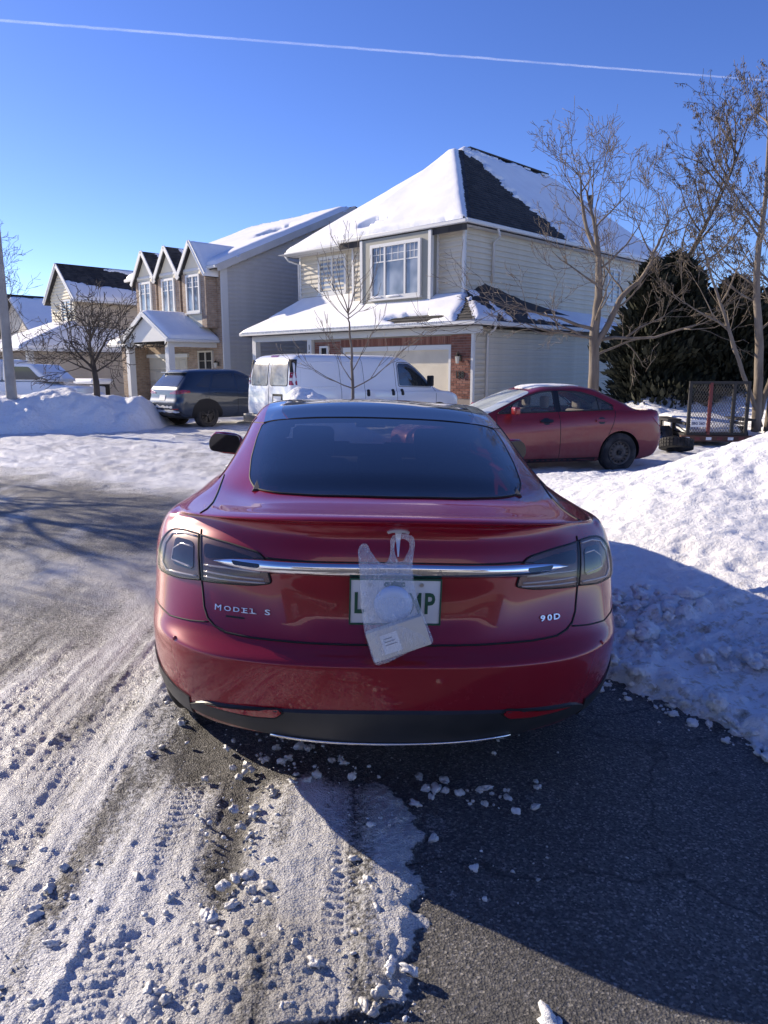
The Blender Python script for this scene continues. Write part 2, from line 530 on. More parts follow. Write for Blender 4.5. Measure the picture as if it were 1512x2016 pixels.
_rng = random.Random(5)
_pts = []
for k in range(1700):
    y = 1.5 + (_rng.random() ** 1.3) * 3.0
    t = _rng.random()
    if t < 0.55: x = _rng.gauss(-0.46, 0.14)
    elif t < 0.62: x = _rng.uniform(-2.4, 0.03)
    elif t < 0.86: x = _rng.gauss(-0.02 - 0.42 * float(sstep(2.45, 3.3, y)), 0.07)
    else: x = _rng.gauss(-0.98, 0.10)
    if x > 0.12 - 0.42 * float(sstep(2.45, 3.3, y)): continue
    if float(fbm(x * 4, y * 4, 301, 2)) < 0.50: continue
    s = 0.003 + 0.0155 * _rng.random() ** 4.2
    _pts.append((x, y, 0.030 + s * 0.1, s))
for k in range(70):      # crumbs on the dry asphalt and below the bumper
    y = _rng.uniform(2.0, 3.2); x = _rng.gauss(0.25, 0.28)
    if x < 0.02: continue
    s = 0.003 + 0.014 * _rng.random() ** 3
    _pts.append((x, y, s * 0.35, s))
for k in range(26):
    _pts.append((_rng.gauss(0.30, 0.10), _rng.gauss(2.62, 0.05), 0.004, _rng.uniform(0.006, 0.02)))
scatter_chunks('ice_crumbs', _pts, M['ice_chunk'], 8)
tag(bpy.data.objects['ice_crumbs'], 'loose ice crumbs churned up in the slush behind the red car', 'ice', kind='stuff')

# ------------------------------------------------------------------ snow banks
def bank_right():
    x = np.linspace(0.9, 11.0, 404); y = np.linspace(2.3, 11.4, 364)
    Y, X = np.meshgrid(y, x, indexing='ij')
    foot = (X - 1.17) * 0.82 + (Y - 3.68) * 0.57            # metres from the foot line on the drive
    foot = foot + 0.16 * (fbm(X * 3, Y * 3, 401, 4) - 0.5) + 0.11 * (fbm(X * 11, Y * 11, 402, 4, 0.65) - 0.5)
    foot = np.minimum(foot, (X - 1.06) + 0.12 * (fbm(Y * 6, X * 6, 403, 4, 0.6) - 0.5))
    base = 0.05 * sstep(0, 0.16, foot) + 0.10 * sstep(0.1, 1.6, foot)
    # crest running from front left up to the right
    t = np.clip((X - 1.6) / 3.2, 0, 1.6)
    crest_y = 7.4 + 0.15 * (X - 2)
    hgt = 0.12 + 0.80 * sstep(0.0, 1.0, t)
    w_near = 2.2; w_far = 1.7
    d = Y - crest_y
    prof = np.where(d < 0, np.exp(-(d / w_near) ** 2), np.exp(-(d / w_far) ** 2))
    crest = hgt * prof * sstep(1.25, 2.3, X)
    Z = np.maximum(base, 0) + crest
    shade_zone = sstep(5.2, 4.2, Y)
    lumps = np.clip(0.75 - worley(X * 7, Y * 7, 5), 0, 1) * sstep(0.40, 0.62, fbm(X * 2.2, Y * 2.2, 411, 3))
    lumps2 = np.clip(0.7 - worley(X * 16, Y * 16, 6), 0, 1) * sstep(0.35, 0.6, fbm(X * 3, Y * 3, 412, 3))
    inn = sstep(0.0, 0.12, foot)
    Z = Z + inn * shade_zone * (0.15 * lumps + 0.07 * lumps2)
    pocks = np.clip(0.55 - worley(X * 4.2, Y * 4.2, 15), 0, 1) * sstep(0.52, 0.68, fbm(X * 1.3, Y * 1.3, 421, 3))
    Z = Z - inn * (1 - shade_zone) * 0.07 * pocks
    Z = Z + inn * (0.10 * (fbm(X * 1.5, Y * 1.5, 431, 4) - 0.5) + 0.055 * (fbm(X * 7, Y * 7, 441, 5, 0.6) - 0.5) + 0.012 * (fbm(X * 24, Y * 24, 442, 2) - 0.5))
    Z = np.where(foot > 0, Z, -0.05 + 0 * Z)
    edge_fade = sstep(11.0, 10.4, X) * sstep(11.4, 10.4, Y)
    Z = Z * edge_fade - 0.05 * (1 - edge_fade)
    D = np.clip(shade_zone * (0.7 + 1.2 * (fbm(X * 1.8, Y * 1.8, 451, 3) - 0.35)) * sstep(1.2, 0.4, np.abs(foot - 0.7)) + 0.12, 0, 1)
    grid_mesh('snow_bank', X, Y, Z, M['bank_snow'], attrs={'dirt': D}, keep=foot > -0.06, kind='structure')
bank_right()

def mound(name, x0, x1, y0, y1, fn, res, seed, dirt=0.12):
    x = np.linspace(x0, x1, max(8, int((x1 - x0) / res))); y = np.linspace(y0, y1, max(8, int((y1 - y0) / res)))
    Y, X = np.meshgrid(y, x, indexing='ij')
    Z = fn(X, Y)
    a = sstep(0.0, 0.25, Z)
    Z = Z + a * (0.32 * (fbm(X * 1.1, Y * 1.1, seed, 4) - 0.5) + 0.16 * (fbm(X * 3.5, Y * 3.5, seed + 9, 4) - 0.5)
                 + 0.16 * np.clip(0.6 - worley(X * 2.0, Y * 2.0, seed + 3), 0, 1) * sstep(0.45, 0.6, fbm(X * 0.8, Y * 0.8, seed + 5, 3)))
    grid_mesh(name, X, Y, Z, M['bank_snow'], attrs={'dirt': np.full(X.shape, dirt)}, keep=Z > -0.10, kind='structure')

def bank_left(X, Y):
    # ploughed ridge along the far side of the road
    line = 18.35 + 0.30 * (X + 9.4)          # foot towards the road
    d = Y - line
    rise = sstep(0.0, 1.9, d)
    fall = 0.45 + 0.55 * sstep(4.2, 2.2, d)
    h = 1.00 + 0.10 * np.sin(X * 0.9) + 0.16 * np.exp(-((X + 8.6) / 0.9) ** 2) - 0.35 * np.exp(-((X + 7.1) / 0.25) ** 2) * 0.4
    end = sstep(-6.05, -7.0, X) * sstep(-30, -26, X)
    return h * rise * fall * end - 0.12 * (1 - rise) - 0.12 * (1 - end)
mound('snow_bank', -20.0, -5.6, 14.5, 27.0, bank_left, 0.06, 501)
# mounds round the young tree in front of the van and at the drive mouth
mound('snow_bank', -2.9, 2.2, 10.6, 15.2, lambda X, Y: 1.02 * np.exp(-(((X + 1.45) / 0.75) ** 2 + ((Y - 12.8) / 0.9) ** 2)) + 0.55 * np.exp(-(((X + 0.2) / 1.6) ** 2 + ((Y - 13.2) / 0.9) ** 2)) - 0.10, 0.035, 521)
mound('snow_bank', -4.2, 0.6, 6.6, 11.4, lambda X, Y: 1.12 * np.exp(-(((X + 1.45) / 0.55) ** 2 + ((Y - 9.6) / 0.8) ** 2)) - 0.10, 0.03, 531)
# snow round the trailer and behind the sedan
mound('snow_bank', 3.6, 20.0, 12.6, 24.0, lambda X, Y: 0.10 * sstep(13.4, 15.4, Y + 0.25 * (X - 6)) * sstep(3.9, 5.2, X) + 0.30 * sstep(16.6, 17.8, Y) + 0.55 * np.exp(-(((X - 7.2) / 1.5) ** 2 + ((Y - 19.2) / 1.2) ** 2)) + 0.60 * sstep(7.9, 9.0, X) * sstep(13.8, 15.2, Y) - 0.06, 0.06, 541)
mound('snow_bank', 3.4, 6.6, 14.6, 19.0, lambda X, Y: 0.95 * np.exp(-(((X - 5.1) / 1.0) ** 2 + ((Y - 17.0) / 1.0) ** 2)) - 0.10, 0.05, 551)

_pts = []
_rng = random.Random(15)
for k in range(900):
    x = _rng.uniform(1.1, 3.6); y = _rng.uniform(2.5, 4.9)
    ft = (x - 1.17) * .82 + (y - 3.68) * .57
    if ft < 0.02 or ft > 1.15 or x < 1.12: continue
    if float(fbm(x * 2.2, y * 2.2, 411, 3)) < .42: continue
    s_ = .012 + .05 * _rng.random() ** 2.6
    _pts.append((x, y, .09 + .10 * float(sstep(.1, 1.6, ft)) + s_ * .15, s_))
for k in range(260):
    t_ = _rng.uniform(-.9, .3); off = _rng.gauss(0, .07)
    x = 1.17 - t_ * .57 + off * .82; y = 3.68 + t_ * .82 + off * .57
    s_ = .004 + .018 * _rng.random() ** 3
    _pts.append((x, y, s_ * .4 + (.03 if off > 0 else 0), s_))
for x, y, s_ in ((1.62, 2.86, .032), (1.50, 3.02, .02), (1.20, 1.72, .0), (.42, 1.58, .03)):
    if s_: _pts.append((x, y, s_ * .5, s_))
lump = scatter_chunks('snow_lumps', _pts, M['bank_snow'], 18)
tag(lump, 'ploughed snow lumps along the foot of the right snowbank', 'snow', kind='stuff')
# ------------------------------------------------------------------ surface lofting for car bodies
def catmull(P, sub):
    """P: (n, k) control rows -> dense rows through all of them"""
    P = np.asarray(P, float); n = len(P)
    out = []
    Q = np.vstack([2 * P[0] - P[1], P, 2 * P[-1] - P[-2]])
    for i in range(n - 1):
        p0, p1, p2, p3 = Q[i], Q[i + 1], Q[i + 2], Q[i + 3]
        # centripetal parametrisation
        d01 = max(np.linalg.norm(p1 - p0) ** 0.5, 1e-4); d12 = max(np.linalg.norm(p2 - p1) ** 0.5, 1e-4); d23 = max(np.linalg.norm(p3 - p2) ** 0.5, 1e-4)
        m1 = (p2 - p1) + d12 * ((p1 - p0) / d01 - (p2 - p0) / (d01 + d12))
        m2 = (p2 - p1) + d12 * ((p3 - p2) / d23 - (p3 - p1) / (d12 + d23))
        for s in range(sub):
            t = s / sub
            h00 = 2 * t ** 3 - 3 * t ** 2 + 1; h10 = t ** 3 - 2 * t ** 2 + t; h01 = -2 * t ** 3 + 3 * t ** 2; h11 = t ** 3 - t ** 2
            out.append(h00 * p1 + h10 * m1 + h01 * p2 + h11 * m2)
    out.append(P[-1])
    return np.array(out)

def loft(rings, sub_a, sub_r, mirror_x=True):
    """rings: list of equally long lists of (x, y, z).  returns grid (nr, na, 3)"""
    A = []
    for r_ in rings:
        r_ = np.asarray(r_, float)
        # mirror the ends so that the curve crosses the centre line squarely
        mx_ = r_.copy(); mx_[:, 0] *= -1
        ext = np.vstack([mx_[1:2], r_, mx_[-2:-1]])
        n = len(ext)
        d = catmull(ext, sub_a)
        A.append(d[sub_a:-sub_a])
    A = np.array(A)                        # (nr, na, 3)
    na = A.shape[1]
    return np.stack([catmull(A[:, k, :], sub_r) for k in range(na)], axis=1)

def sym_mesh(name, G, mat_, parent):
    """G: (nr, na, 3) half body (x >= 0), mirrored and welded"""
    nr, na, _ = G.shape
    L = G.copy(); L[..., 0] *= -1
    full = np.concatenate([G, L[:, -2:0:-1, :]], axis=1)      # closed rings
    n2 = full.shape[1]
    vv = full.reshape(-1, 3)
    f = []
    for i in range(nr - 1):
        for k in range(n2):
            k2 = (k + 1) % n2
            f.append((i * n2 + k, i * n2 + k2, (i + 1) * n2 + k2, (i + 1) * n2 + k))
    o = mk(name, vv, f, mat_, parent, smooth=True)
    bm = bmesh.new(); bm.from_mesh(o.data)
    bmesh.ops.remove_doubles(bm, verts=bm.verts, dist=0.0008)
    bmesh.ops.recalc_face_normals(bm, faces=bm.faces)
    bm.to_mesh(o.data); bm.free()
    o.data.polygons.foreach_set('use_smooth', [True] * len(o.data.polygons))
    return o

def bvh_of(o):
    bm = bmesh.new(); bm.from_mesh(o.data)
    t = BVHTree.FromBMesh(bm)
    bm.free()
    return t

DIRS = {'rear': (Vector((0, 1, 0)), lambda a, b: Vector((a, -3, b))),
        'front': (Vector((0, -1, 0)), lambda a, b: Vector((a, 9, b))),
        'top': (Vector((0, 0, -1)), lambda a, b: Vector((a, b, 4))),
        'left': (Vector((1, 0, 0)), lambda a, b: Vector((-4, a, b))),
        'right': (Vector((-1, 0, 0)), lambda a, b: Vector((4, a, b)))}

def proj(bvh, mode, a, b):
    d, org = DIRS[mode]
    h = bvh.ray_cast(org(a, b), d)
    if h[0] is None:
        p, n, i_, dd = bvh.find_nearest(org(a, b) + d * 3.4)
        return p, n
    n = h[1]
    if n.dot(d) > 0: n = -n
    return h[0], n

def round_poly(poly, r=0.02, seg=4):
    """rounds the corners of a 2-D outline; r may be a list"""
    n = len(poly); out = []
    for i in range(n):
        p = np.array(poly[i], float); a = np.array(poly[i - 1], float); b = np.array(poly[(i + 1) % n], float)
        rr_ = r[i] if hasattr(r, '__len__') else r
        la = np.linalg.norm(a - p); lb = np.linalg.norm(b - p)
        k = min(rr_, la * 0.48, lb * 0.48)
        if k < 1e-4: out.append(tuple(p)); continue
        A_ = p + (a - p) / la * k; B_ = p + (b - p) / lb * k
        for s in range(seg + 1):
            t = s / seg
            q = (1 - t) ** 2 * A_ + 2 * t * (1 - t) * p + t * t * B_
            out.append(tuple(q))
    return out

def in_poly(x, y, poly):
    c = False; j = len(poly) - 1
    for i in range(len(poly)):
        xi, yi = poly[i]; xj, yj = poly[j]
        if (yi > y) != (yj > y) and x < (xj - xi) * (y - yi) / (yj - yi + 1e-12) + xi: c = not c
        j = i
    return c

def densify(poly, step, closed=True):
    out = []
    n = len(poly)
    for i in range(n if closed else n - 1):
        a = np.array(poly[i], float); b = np.array(poly[(i + 1) % n], float)
        k = max(1, int(math.ceil(np.linalg.norm(b - a) / step)))
        for s in range(k): out.append(tuple(a + (b - a) * s / k))
    if not closed: out.append(tuple(poly[-1]))
    return out

def decal(name, bvh, mode, poly, mat_, parent, off=0.004, step=0.03, rim=0.012, kind=None):
    """a panel that follows the body surface: outline given in the body's own elevation"""
    poly = densify(poly, step)
    xs = [p[0] for p in poly]; ys = [p[1] for p in poly]
    pts = [Vector(p) for p in poly]; nb = len(pts)
    x = min(xs) + step / 2; row = 0
    while x < max(xs):
        y = min(ys) + step * (0.5 if row % 2 else 0.25)
        while y < max(ys):
            if in_poly(x, y, poly) and min((x - p[0]) ** 2 + (y - p[1]) ** 2 for p in poly) > (0.55 * step) ** 2:
                pts.append(Vector((x, y)))
            y += step
        x += step; row += 1
    V2, E2, F2, ov, oe, of = delaunay_2d_cdt(pts, [(i, (i + 1) % nb) for i in range(nb)], [], 1, 1e-6)
    v = []; nrm = []
    for p in V2:
        q, n = proj(bvh, mode, p.x, p.y)
        v.append(q + n * off); nrm.append(n)
    f = [tuple(t) for t in F2]
    # rim: find boundary edges and fold them into the body
    cnt = {}
    for t in f:
        for i in range(3):
            e = (t[i], t[(i + 1) % 3]); k = tuple(sorted(e)); cnt.setdefault(k, []).append(e)
    low = {}
    for k, es in cnt.items():
        if len(es) == 1:
            a, b = es[0]
            for q in (a, b):
                if q not in low:
                    low[q] = len(v); v.append(v[q] - nrm[q] * (off + rim))
            f.append((b, a, low[a], low[b]))
    o = mk(name, v, f, mat_, parent, smooth=True, kind=kind)
    bm = bmesh.new(); bm.from_mesh(o.data); bmesh.ops.recalc_face_normals(bm, faces=bm.faces)
    # make sure the skin faces outwards
    s = 0.0
    for fc in bm.faces:
        s += fc.normal.dot(-DIRS[mode][0]) * fc.calc_area()
    if s < 0: bmesh.ops.reverse_faces(bm, faces=bm.faces)
    bm.to_mesh(o.data); bm.free()
    o.data.polygons.foreach_set('use_smooth', [True] * len(o.data.polygons))
    o.data.set_sharp_from_angle(angle=R(50))
    return o

def seam(name, bvh, mode, line, mat_, parent, rad=0.0028, step=0.02, off=0.0, closed=False):
    pts = densify(line, step, closed)
    P = []
    for a, b in pts:
        q, n = proj(bvh, mode, a, b)
        P.append(q + n * off)
    return MB().tube(P, rad, 6, closed).build(name, mat_, parent, smooth=True)

def text_mesh(s, size, depth, sx=1.0, bold=0.0):
    cu = bpy.data.curves.new('txt', 'FONT')
    cu.body = s; cu.size = size; cu.align_x = 'CENTER'; cu.align_y = 'CENTER'
    cu.extrude = depth / 2; cu.offset = bold
    cu.resolution_u = 3
    o = bpy.data.objects.new('txt', cu); C.objects.link(o)
    bpy.context.view_layer.update()
    me = bpy.data.meshes.new_from_object(o.evaluated_get(bpy.context.evaluated_depsgraph_get()))
    bpy.data.objects.remove(o)
    v = np.array([tuple(p.co) for p in me.vertices]); f = [tuple(p.vertices) for p in me.polygons]
    v[:, 0] *= sx
    return v, f

def lettering(name, s, size, mat_, parent, loc, rot, sx=1.0, bold=0.0, depth=0.004):
    """flat raised lettering standing in the x-z plane of its local frame (readable from -y)"""
    v, f = text_mesh(s, size, depth, sx, bold)
    o = mk(name, v, f, mat_, parent)
    o.location = loc
    o.rotation_euler = rot
    return o

# ------------------------------------------------------------------ vehicle materials
def paint(name, col, rough=0.35, metal=0.25, dust=0.0, dust_col=(0.33, 0.28, 0.23), zlo=0.35, zhi=0.9, coat=1.0):
    m = new(name, col, rough, metal, coat, 0.03, spec=0.35)
    if dust:
        t = nd(m, 'ShaderNodeTexCoord'); sp = nd(m, 'ShaderNodeSeparateXYZ'); lk(m, t.outputs['Object'], sp.inputs['Vector'])
        mr = nd(m, 'ShaderNodeMapRange'); mr.inputs['From Min'].default_value = zlo; mr.inputs['From Max'].default_value = zhi
        mr.inputs['To Min'].default_value = 1.0; mr.inputs['To Max'].default_value = 0.0
        lk(m, sp.outputs['Z'], mr.inputs['Value'])
        n_ = noise(m, t.outputs['Object'], 5.0, 8, 0.65)
        mu = nd(m, 'ShaderNodeMath', operation='MULTIPLY'); lk(m, mr.outputs[0], mu.inputs[0]); lk(m, n_, mu.inputs[1])
        m2 = nd(m, 'ShaderNodeMath', operation='MULTIPLY'); lk(m, mu.outputs[0], m2.inputs[0]); m2.inputs[1].default_value = dust; m2.use_clamp = True
        mix = nd(m, 'ShaderNodeMix', data_type='RGBA'); mix.inputs['A'].default_value = (*col, 1); mix.inputs['B'].default_value = (*dust_col, 1)
        lk(m, m2.outputs[0], mix.inputs['Factor']); lk(m, mix.outputs['Result'], bs(m).inputs['Base Color'])
        iv = nd(m, 'ShaderNodeMath', operation='SUBTRACT'); iv.inputs[0].default_value = coat; lk(m, m2.outputs[0], iv.inputs[1]); iv.use_clamp = True
        lk(m, iv.outputs[0], bs(m).inputs['Coat Weight'])
        rr_ = nd(m, 'ShaderNodeMapRange'); rr_.inputs['To Min'].default_value = rough; rr_.inputs['To Max'].default_value = 0.85; lk(m, m2.outputs[0], rr_.inputs['Value'])
        lk(m, rr_.outputs[0], bs(m).inputs['Roughness'])
        me_ = nd(m, 'ShaderNodeMapRange'); me_.inputs['To Min'].default_value = metal; me_.inputs['To Max'].default_value = 0.0; lk(m, m2.outputs[0], me_.inputs['Value'])
        lk(m, me_.outputs[0], bs(m).inputs['Metallic'])
    return m

paint('red_paint', (0.245, 0.0025, 0.016), 0.25, 0.15, dust=0.09, zlo=0.30, zhi=1.0, coat=0.75, dust_col=(0.34, 0.22, 0.20))
new('seam_black', (0.006, 0.006, 0.007), 0.7)
new('rear_glass', (0.004, 0.006, 0.010), 0.03, coat=0.35, coat_rough=0.01, spec=0.5, alpha=0.86)
new('cabin_black', (0.010, 0.010, 0.011), 0.9)
new('cabin_grey', (0.05, 0.05, 0.055), 0.8)
new('dark_glass', (0.003, 0.005, 0.011), 0.03, coat=0.35, coat_rough=0.01, spec=0.5)
new('black_gloss', (0.008, 0.008, 0.010), 0.06, coat=1.0)
new('chrome', (0.82, 0.83, 0.85), 0.07, 1.0)
new('satin_metal', (0.55, 0.56, 0.58), 0.28, 1.0)
m = new('grey_plastic', (0.028, 0.030, 0.034), 0.45, spec=0.4)
v, r = vary(m, (0.022, 0.024, 0.028), (0.045, 0.046, 0.048), 4, 0.3, 0.75)
new('red_lens', (0.28, 0.006, 0.010), 0.10, coat=1.0)
new('white_lens', (0.55, 0.55, 0.55), 0.15, coat=1.0)
m = new('smoked_lens', (0.030, 0.018, 0.020), 0.03, coat=1.0, coat_rough=0.01, alpha=0.26)
new('lamp_base', (0.16, 0.085, 0.08), 0.22, 0.3, coat=0.3)
new('lamp_inner', (0.014, 0.013, 0.016), 0.12, coat=0.6)
new('lamp_tube', (0.62, 0.55, 0.54), 0.15, 0.4, coat=1.0)
m = new('tyre', (0.020, 0.020, 0.021), 0.85)
vary(m, (0.016, 0.016, 0.017), (0.075, 0.07, 0.065), 6, 0.42, 0.75)
new('rim_silver', (0.50, 0.50, 0.52), 0.3, 0.9)
new('rim_dark', (0.05, 0.05, 0.055), 0.35, 0.7)
m = new('rim_steel', (0.10, 0.09, 0.08), 0.6, 0.3)
vary(m, (0.07, 0.062, 0.055), (0.17, 0.15, 0.125), 12, 0.35, 0.7)
m = new('plate_white', (0.72, 0.73, 0.74), 0.4)
new('plate_green', (0.012, 0.085, 0.045), 0.5)
new('plate_blue', (0.03, 0.05, 0.16), 0.5)
new('black_rubber', (0.012, 0.012, 0.013), 0.7)
new('seat_cloth', (0.32, 0.29, 0.25), 0.9)

def wheel(parent, x, y, z, rad, w, side, rim_m, style='spoke', n_sp=5, rot=0.0):
    """wheel standing at (x, y, z): x is the outer face; side = +1 right, -1 left"""
    t = MB()
    s = side
    rr_ = rad
    ir = rad * 0.64
    t.lathe([(-s * w, ir), (-s * w, rr_ * 0.93), (-s * w * 0.92, rr_ * 0.985), (-s * w * 0.75, rr_), (-s * w * 0.25, rr_), (-s * w * 0.08, rr_ * 0.985), (0, rr_ * 0.92), (s * 0.006, rr_ * 0.80), (0, ir * 1.04), (-s * 0.015, ir)], 40, 'x', x, y, z)
    tyre = t.build('wheel', M['tyre'], parent, smooth=True, sharp=60)
    # tread blocks
    b = MB()
    nb = 44
    for k in range(nb):
        a = 2 * math.pi * k / nb
        for q in (0.2, 0.5, 0.8):
            c0 = Vector((x - s * w * q, y + math.cos(a) * rr_, z + math.sin(a) * rr_))
            d = Vector((0, math.cos(a), math.sin(a)))
            b.bar(c0 - d * 0.004, c0 + d * 0.006, w * 0.22, rr_ * 0.085, up=(1, 0, 0))
    b.build('tread', M['tyre'], tyre, kind='stuff')
    r_ = MB()
    if style == 'steel':
        r_.lathe([(-s * 0.012, ir), (s * 0.002, ir * 0.97), (-s * 0.004, ir * 0.90), (-s * 0.030, ir * 0.84), (-s * 0.028, ir * 0.62), (-s * 0.010, ir * 0.52), (-s * 0.012, ir * 0.34), (-s * 0.028, ir * 0.27), (-s * 0.028, 0.001)], 40, 'x', x, y, z)
        ro = r_.build('rim', rim_m, tyre, smooth=True, sharp=50)
        h = MB()
        for k in range(16):
            a = 2 * math.pi * k / 16
            p = Vector((x - s * 0.024, y + math.cos(a) * ir * 0.745, z + math.sin(a) * ir * 0.745))
            d = Vector((0, math.cos(a), math.sin(a)))
            h.bar(p - d * ir * 0.075, p + d * ir * 0.075, 0.016, ir * 0.15, up=(1, 0, 0))
        h.build('rim_slot', M['seam_black'], tyre, kind='stuff')
        h = MB()
        h.lathe([(-s * 0.03, ir * 0.2), (s * 0.004, ir * 0.18), (s * 0.008, 0.001)], 16, 'x', x, y, z)
        h.build('hub_cap', M['seam_black'], tyre, smooth=True, sharp=40)
        return tyre
    r_.lathe([(-s * 0.012, ir), (s * 0.004, ir * 0.99), (s * 0.002, ir * 0.90), (-s * 0.05, ir * 0.86)], 40, 'x', x, y, z)
    for k in range(n_sp):
        a = rot + 2 * math.pi * k / n_sp
        for off in ((-0.16, 0.16) if style == 'twin' else (0.0,)):
            a2 = a + off
            d0 = Vector((0, math.cos(a), math.sin(a))); d1 = Vector((0, math.cos(a2), math.sin(a2)))
            p0 = Vector((x - s * 0.022, y, z)) + d0 * ir * 0.10
            p1 = Vector((x - s * 0.008, y, z)) + d1 * ir * 0.93
            r_.bar(p0, p1, 0.025, ir * (0.13 if style == 'twin' else 0.20), up=(1, 0, 0))
    r_.lathe([(-s * 0.04, ir * 0.26), (-s * 0.006, ir * 0.24), (0, ir * 0.16), (0, 0.001)], 20, 'x', x, y, z)
    r_.build('rim', rim_m, tyre, smooth=True, sharp=40)
    d = MB(); d.lathe([(-s * 0.055, ir * 0.95), (-s * 0.056, 0.001)], 32, 'x', x, y, z)
    d.build('brake_disc', M['rim_dark'], tyre)
    return tyre

def cut_wells(body, wells):
    """wells: (y, z, radius, xmin, xmax): cut cylinders out of the body"""
    mbs = MB()
    for (y, z, r_, x0, x1) in wells:
        mbs.lathe([(x0, 0.0005), (x0, r_), (x1, r_), (x1, 0.0005)], 48, 'x', 0, y, z)
    cut = mbs.build('cutter', M['seam_black'], body.parent)
    bm = bmesh.new(); bm.from_mesh(cut.data); bmesh.ops.remove_doubles(bm, verts=bm.verts, dist=0.002); bmesh.ops.recalc_face_normals(bm, faces=bm.faces); bm.to_mesh(cut.data); bm.free()
    md = body.modifiers.new('cut', 'BOOLEAN')
    md.operation = 'DIFFERENCE'; md.object = cut; md.solver = 'EXACT'; md.material_mode = 'TRANSFER'
    bpy.context.view_layer.update()
    me = bpy.data.meshes.new_from_object(body.evaluated_get(bpy.context.evaluated_depsgraph_get()))
    body.modifiers.clear()
    old = body.data
    body.data = me
    bpy.data.objects.remove(cut)
    body.data.polygons.foreach_set('use_smooth', [True] * len(body.data.polygons))
    body.data.set_sharp_from_angle(angle=R(35))
    return body
# ------------------------------------------------------------------ the red liftback in front
def liftback_body(parent):
    plan = [(0, 0), (.35, .02), (.62, .10), (.78, .22), (.900, .40), (.956, .65), (.982, 1.05), (.965, 2.5), (.975, 3.98), (.88, 4.55), (.55, 4.87), (0, 4.97)]
    dec = [1, 1, .95, .72, .38, .10, 0, 0, 0, 0, 0, 0]
    cap = [1, 1, 1, 1, 1, 1, 1, 1, .90, .80, .74, .72]
    rings = []
    rings.append([(x * .30, .9 + (y - .9) * .6, .20) for x, y in plan])
    top = [1.066, 1.062, 1.047, 1.030, 1.010, 1.006, .984, .935, .895, .80, .745, .725]
    for z, xs, yr in ((.215, .84, .36), (.275, .90, .13), (.36, .962, .045), (.45, .986, .018), (.53, .997, .005), (.596, 1.0, 0.0), (.608, 1.0, .001), (.617, 1.0, .009),
                      (.655, .999, .072), (.70, .998, .098), (.80, .998, .122), (.90, .995, .128), (.965, .982, .145), (1.03, .958, .172), (1.066, .934, .158)):
        ring = []
        for (x, y), d, c_ in zip(plan, dec, top):
            zz = z if z < .7 else .7 + (z - .7) * (c_ - .7) / .366
            if c_ < .9: zz = .2 + (z - .2) * (c_ - .2) / .866
            ring.append((x * xs, y + yr * d + max(0, z - .66) * .32 * (d > 0.3) * (x > .5) * (1 if d < .95 else .5), zz))
        rings.append(ring)
    rings.append([(0, .142, 1.083), (.35, .162, 1.079), (.60, .27, 1.064), (.73, .40, 1.048), (.820, .57, 1.030), (.862, .83, 1.028), (.885, 1.15, 1.005), (.90, 2.3, .955), (.90, 3.9, .915), (.80, 4.4, .82), (.5, 4.75, .765), (0, 4.85, .745)])
    rings.append([(0, .165, 1.094), (.34, .187, 1.090), (.57, .295, 1.074), (.69, .42, 1.060), (.782, .60, 1.046), (.832, .86, 1.044), (.862, 1.18, 1.022), (.88, 2.3, .972), (.87, 3.85, .935), (.77, 4.3, .845), (.48, 4.62, .795), (0, 4.72, .775)])
    rings.append([(0, .34, 1.088), (.32, .36, 1.085), (.53, .43, 1.076), (.64, .55, 1.070), (.722, .72, 1.068), (.778, .93, 1.070), (.825, 1.22, 1.055), (.85, 2.25, .995), (.83, 3.6, .96), (.70, 4.0, .90), (.45, 4.25, .865), (0, 4.35, .85)])
    rings.append([(0, .56, 1.092), (.30, .57, 1.090), (.50, .61, 1.086), (.605, .72, 1.084), (.692, .86, 1.088), (.752, 1.06, 1.098), (.77, 1.32, 1.095), (.80, 2.25, 1.04), (.78, 3.3, 1.00), (.66, 3.65, .98), (.42, 3.85, .97), (0, 3.92, .965)])
    rings.append([(0, .80, 1.165), (.30, .81, 1.160), (.50, .84, 1.148), (.595, .92, 1.140), (.668, 1.04, 1.140), (.726, 1.22, 1.148), (.735, 1.46, 1.15), (.765, 2.25, 1.12), (.745, 3.05, 1.09), (.60, 3.35, 1.09), (.40, 3.5, 1.09), (0, 3.57, 1.09)])
    rings.append([(0, 1.22, 1.272), (.31, 1.23, 1.264), (.51, 1.26, 1.248), (.598, 1.32, 1.238), (.660, 1.42, 1.236), (.702, 1.56, 1.238), (.722, 1.74, 1.240), (.715, 2.25, 1.225), (.70, 2.8, 1.205), (.55, 3.02, 1.22), (.35, 3.12, 1.23), (0, 3.18, 1.235)])
    rings.append([(0, 1.64, 1.358), (.31, 1.65, 1.352), (.49, 1.67, 1.338), (.580, 1.71, 1.328), (.640, 1.78, 1.320), (.678, 1.87, 1.318), (.695, 1.98, 1.322), (.700, 2.25, 1.328), (.655, 2.55, 1.30), (.50, 2.72, 1.315), (.33, 2.82, 1.325), (0, 2.88, 1.33)])
    rings.append([(0, 1.86, 1.402), (.27, 1.87, 1.398), (.44, 1.89, 1.388), (.53, 1.93, 1.380), (.585, 1.99, 1.376), (.615, 2.06, 1.378), (.628, 2.13, 1.384), (.630, 2.27, 1.388), (.58, 2.42, 1.372), (.42, 2.52, 1.362), (.28, 2.58, 1.37), (0, 2.62, 1.375)])
    rings.append([(0, 2.02, 1.420), (.16, 2.03, 1.418), (.25, 2.05, 1.413), (.29, 2.08, 1.410), (.31, 2.12, 1.410), (.325, 2.16, 1.411), (.33, 2.2, 1.411), (.33, 2.27, 1.411), (.31, 2.35, 1.408), (.24, 2.40, 1.394), (.15, 2.44, 1.398), (0, 2.46, 1.40)])
